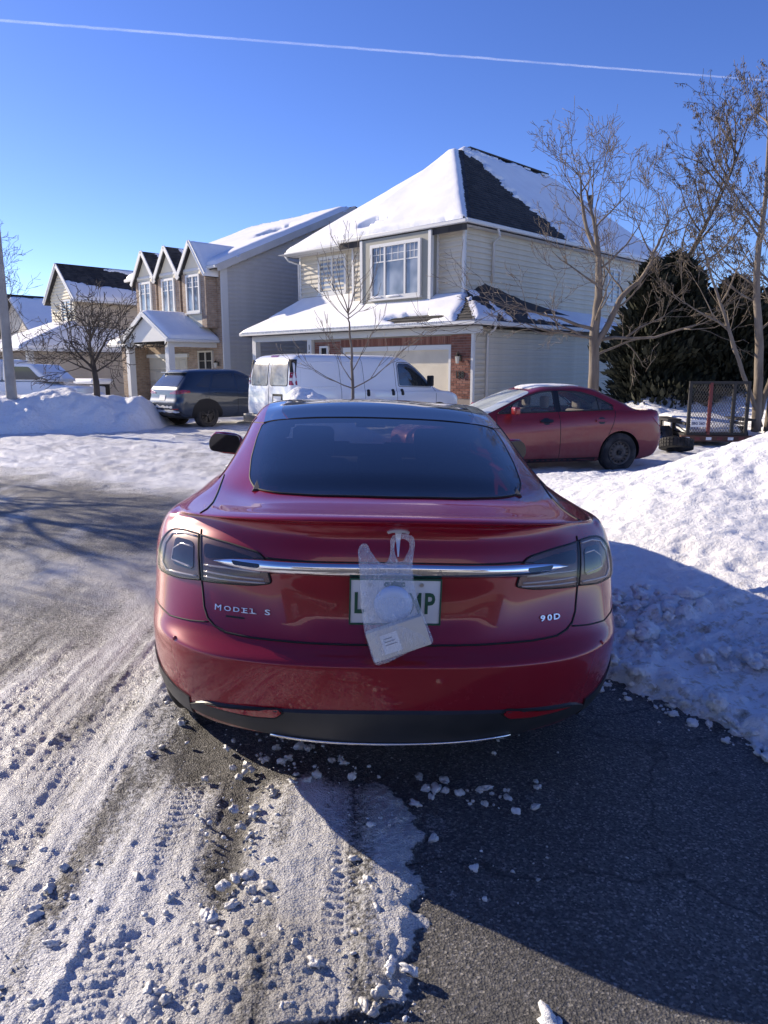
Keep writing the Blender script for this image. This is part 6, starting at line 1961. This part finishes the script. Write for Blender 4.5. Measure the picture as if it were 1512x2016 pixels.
# cedars
def cedar(label, loc, h, rad, seed, n):
    rng = random.Random(seed)
    t = thing('cedar_tree', label, 'tree', loc, 0, 'dark cedars behind the trailer')
    MB().tube([(0, 0, -.2), (0, 0, h * .9)], [.12, .02], 8).build('trunk', M['bark_dark'], t)
    S = MB()
    for k in range(n):
        z = h * (rng.random() ** .85)
        f = z / h
        R_ = rad * (1 - f ** 2.2) ** .6 * (.70 + .50 * float(vnoise(np.array(f * 9), np.array(seed * 1.0), seed)))
        a = rng.uniform(0, 6.283)
        R_ *= .62 + .70 * float(vnoise(np.array(a * 2.2), np.array(f * 9.0), seed + 5))
        if rng.random() < .07: R_ *= 1.22; z += .12
        q = R_ * math.sqrt(rng.uniform(.25, 1.0))
        c = Vector((math.cos(a) * q, math.sin(a) * q, z + .05))
        s = rng.uniform(.05, .16)
        d = Vector((math.cos(a) * .6, math.sin(a) * .6, rng.uniform(.1, 1.0))).normalized()
        w = d.cross(Vector((rng.gauss(0, 1), rng.gauss(0, 1), rng.gauss(0, 1)))).normalized()
        S.add([c - d * s * .6, c + w * s * .45, c + d * s * 1.3, c - w * s * .45], [(0, 1, 2, 3)])
    S.build('crown', M['cedar_green'], t)
    return t
for k, (lab, x_, y_, h_, r_, n_) in enumerate((('tall dark cedar at the back corner of house 158', 6.85, 19.8, 4.0, .95, 15000), ('broadest dark cedar, second from house 158', 7.55, 20.2, 4.2, 1.35, 21000), ('dark cedar directly behind the trailer gate', 9.1, 20.0, 3.6, 1.35, 17000), ('dark cedar right of the trailer behind the seed tree', 10.8, 19.8, 3.3, 1.4, 15000), ('lower dark cedar at the right edge behind the stems', 12.4, 19.6, 3.5, 1.4, 12000))):
    cedar(lab, (x_, y_, .2), h_, r_, 200 + k, n_)

# ------------------------------------------------------------------ street furniture, trailer and small things
m = new('concrete_post', (0.34, 0.32, 0.29), 0.85)
v, r = vary(m, (0.28, 0.265, 0.24), (0.40, 0.38, 0.35), 3, 0.3, 0.7)
bumpy(m, noise(m, v, 40, 4), 0.3, 0.01)
post = thing('street_light', 'tall tapered concrete lamp post at the left edge', 'lamp post', (-9.86, 20.0, 0))
MB().lathe([(-.2, .150), (1.0, .135), (4.5, .10), (8.0, .065), (8.2, .001)], 20, 'z').build('post', M['concrete_post'], post, smooth=True, sharp=50)
MB().tube([(0, 0, 7.9), (-.2, -.15, 8.5), (-.9, -.6, 8.75), (-1.6, -1.1, 8.8)], .04, 8).build('lamp_arm', M['satin_metal'], post, smooth=True)
lh = MB().box(-2.1, -1.5, -1.3, -1.05, 8.72, 8.88).build('lamp_head', M['satin_metal'], post); bevel(lh, .04, 2)

m = new('trailer_black', (0.018, 0.016, 0.016), 0.6)
new('trailer_red', (0.14, 0.015, 0.018), 0.5)
new('wire_grey', (0.10, 0.095, 0.09), 0.6)
m = new('rusty_frame', (0.10, 0.045, 0.03), 0.8)
tr = thing('utility_trailer', 'black utility trailer with a tall mesh tailgate standing in the snow', 'trailer', (6.88, 15.5, -.07), R(-4))
dk = MB().box(-.62, .62, .05, 2.6, .28, .36).build('deck', M['trailer_black'], tr)
rb_ = MB().box(-.72, .72, -.06, .05, .22, .34).build('rear_beam', M['rusty_frame'], tr)
for k in range(6):
    MB().box(-.66 + .22 * k, -.55 + .22 * k, -.068, -.061, .25, .31).build('reflective_strip', M['trailer_red'] if k % 2 else M['plate_white'], rb_)
for k, x_ in enumerate((-.58, -.17, .30, .58)):
    MB().box(x_ - .03, x_ + .03, -.03, .03, .35, 1.42).build('gate_post', M['trailer_red'] if k == 1 else M['trailer_black'], tr)
MB().box(-.61, .61, -.025, .025, 1.40, 1.45).build('gate_rail', M['trailer_black'], tr)
MB().box(-.61, .61, -.025, .025, .35, .40).build('gate_rail', M['trailer_black'], tr)
gm = MB()
for k in range(-22, 24):
    for sg in (-1, 1):
        xa = k * .055; L = 1.0
        # diamond mesh wire clipped to the frame
        x0, z0 = xa, .40
        x1, z1 = xa + sg * .60, 1.40
        a, b = (x0, z0), (x1, z1)
        def clip(a, b):
            t0, t1 = 0.0, 1.0
            dx = b[0] - a[0]
            for lim, sgn in ((-.57, 1), (.57, -1)):
                fa = sgn * (a[0] - lim); fb = sgn * (b[0] - lim)
                if fa < 0 and fb < 0: return None
                if fa < 0: t0 = max(t0, fa / (fa - fb))
                if fb < 0: t1 = min(t1, fa / (fa - fb))
            return None if t0 >= t1 else ((a[0] + dx * t0, a[1] + (b[1] - a[1]) * t0), (a[0] + dx * t1, a[1] + (b[1] - a[1]) * t1))
        c = clip(a, b)
        if c: gm.tube([(c[0][0], sg * .003, c[0][1]), (c[1][0], sg * .003, c[1][1])], .0045, 4)
gm.build('mesh', M['wire_grey'], tr, kind='stuff')
for s in (-1, 1):
    MB().box(s * .62 if s > 0 else -.90, s * .90 if s > 0 else -.62, .3, 1.3, .62, .66).build('fender', M['trailer_black'], tr)
    wheel(tr, s * .88, .8, .20, .28, .18, s, M['rim_steel'], 'steel')
    MB().box(s * .60 - .03, s * .60 + .03, .03, 2.6, .55, .60).build('side_rail', M['trailer_black'], tr)
    for y_ in (.9, 1.8, 2.57): MB().box(s * .60 - .025, s * .60 + .025, y_ - .025, y_ + .025, .34, .56).build('side_post', M['trailer_black'], tr)
MB().bar((0, 2.6, .32), (0, 3.8, .32), .08, .08).build('tow_bar', M['trailer_black'], tr)
tp = MB().box(-.55, -.25, -.075, -.067, .52, .67).build('number_plate', M['plate_white'], tr)
lettering('plate_text', 'SBG 26D', .075, M['plate_blue'], tp, (-.40, -.078, .59), (R(90), 0, 0), .95, .002, .003)
lsn = MB(); 
load = MB().prism(round_poly([(.1, .365), (2.5, .365), (2.45, .62), (1.8, .72), (.9, .66), (.2, .50)], .1), -.56, .56, 'x').build('snow_load', M['snow'], tr); bevel(load, .06, 2)

ty = thing('loose_tyre', 'black tyre lying tilted in the snow by the rear of the maroon sedan', 'tyre', (5.62, 14.35, .20), R(20))
ty.rotation_euler = (R(-14), R(10), R(15))
t = MB(); t.lathe([(-.09, .17), (-.10, .24), (-.09, .29), (-.05, .305), (.05, .305), (.09, .29), (.10, .24), (.09, .17), (-.09, .17)], 36, 'z')
t.build('casing', M['tyre'], ty, smooth=True, sharp=50)
b = MB()
for k in range(30):
    a = 2 * math.pi * k / 30
    d = Vector((math.cos(a), math.sin(a), 0))
    for z_ in (-.06, 0, .06): b.bar(d * .300 + Vector((0, 0, z_)), d * .316 + Vector((0, 0, z_)), .045, .045)
b.build('tread', M['tyre'], ty, kind='stuff')

sc_ = thing('storage_bin', 'low dark storage bin capped with snow below the left tan house', 'bin', (-12.75, 33.2, 0), HR)
o = MB().box(-.75, .75, -.4, .4, 0, 1.0).build('box', M['trailer_black'], sc_); bevel(o, .03, 2)
o = MB().box(-.70, -.2, -.42, -.40, .15, .9).build('front_panel', M['garage_cream'], sc_)
o = MB().box(-.95, .95, -.5, .5, 1.01, 1.24).build('snow_cap', M['roof_snow'], sc_); bevel(o, .11, 4)

# contrail high over the street
m = new('contrail_ice', (0.95, 0.95, 0.95), 1.0, spec=0.0)
nt = m.node_tree
tr_ = nd(m, 'ShaderNodeBsdfTransparent'); df = nd(m, 'ShaderNodeBsdfDiffuse'); tl_ = nd(m, 'ShaderNodeBsdfTranslucent')
for q in (df, tl_): q.inputs['Color'].default_value = (0.97, 0.97, 0.97, 1)
ads = nd(m, 'ShaderNodeAddShader'); lk(m, df.outputs[0], ads.inputs[0]); lk(m, tl_.outputs[0], ads.inputs[1])
ra = ramp(m, noise(m, tco(m), 0.0012, 1, 0.5), [(0.25, (0.035,) * 3), (0.75, (0.08,) * 3)])
ms = nd(m, 'ShaderNodeMixShader'); lk(m, ra.outputs['Color'], ms.inputs['Fac']); lk(m, tr_.outputs[0], ms.inputs[1]); lk(m, ads.outputs[0], ms.inputs[2])
lk(m, ms.outputs[0], nt.nodes['Material Output'].inputs['Surface'])
rng = random.Random(4)
A_ = Vector((-10053, 21605, 9000)); B_ = Vector((12139, 25733, 9000))
cp = []; cr = []
N_ = 260
for k in range(N_ + 1):
    t_ = -.6 + 2.2 * k / N_
    cp.append(A_.lerp(B_, t_) + Vector((0, rng.gauss(0, 2), rng.gauss(0, 3)))); cr.append(29 + rng.uniform(-2, 2) + 8 * (1 - t_))
ct = MB().tube(cp, cr, 12).build('contrail', M['contrail_ice'], None, smooth=True)
tag(ct, 'thin white contrail drawn across the blue sky', 'contrail')

# the photographer's own house, behind the camera (mirrored in the red car)
ph = thing('house', 'dark sided house behind the camera, mirrored in the red liftback', 'house', (2.0, -13.0, 0), 0)
pw = MB().box(-9, 9, -8, 0, -.2, 5.8).build('front_wall', new('dark_siding', (0.11, 0.105, 0.10), 0.7), ph)
gp = MB().box(1.2, 6.2, 0.0, .06, 0, 2.3).build('garage_door', M['garage_taupe'], ph)
for k in range(4):
    for i in range(8): MB().box(1.25 + .62 * i, 1.80 + .62 * i, .06, .075, .06 + .57 * k, .52 + .57 * k).build('door_panel', M['garage_taupe'], gp)
for x_ in (-5.5, -1.5, 3.6): window(ph, x_, 0.0, 4.3, 1.6, 1.3, math.pi, 2)
window(ph, -4.2, 0.0, 1.5, 2.2, 1.4, math.pi, 3)
p_, r_ = roof(ph, [(9.5, .5, 5.8), (-9.5, .5, 5.8), (-6, -4, 8.8), (6, -4, 8.8)])
snow_on(r_, p_, .2, None, .2, 700)
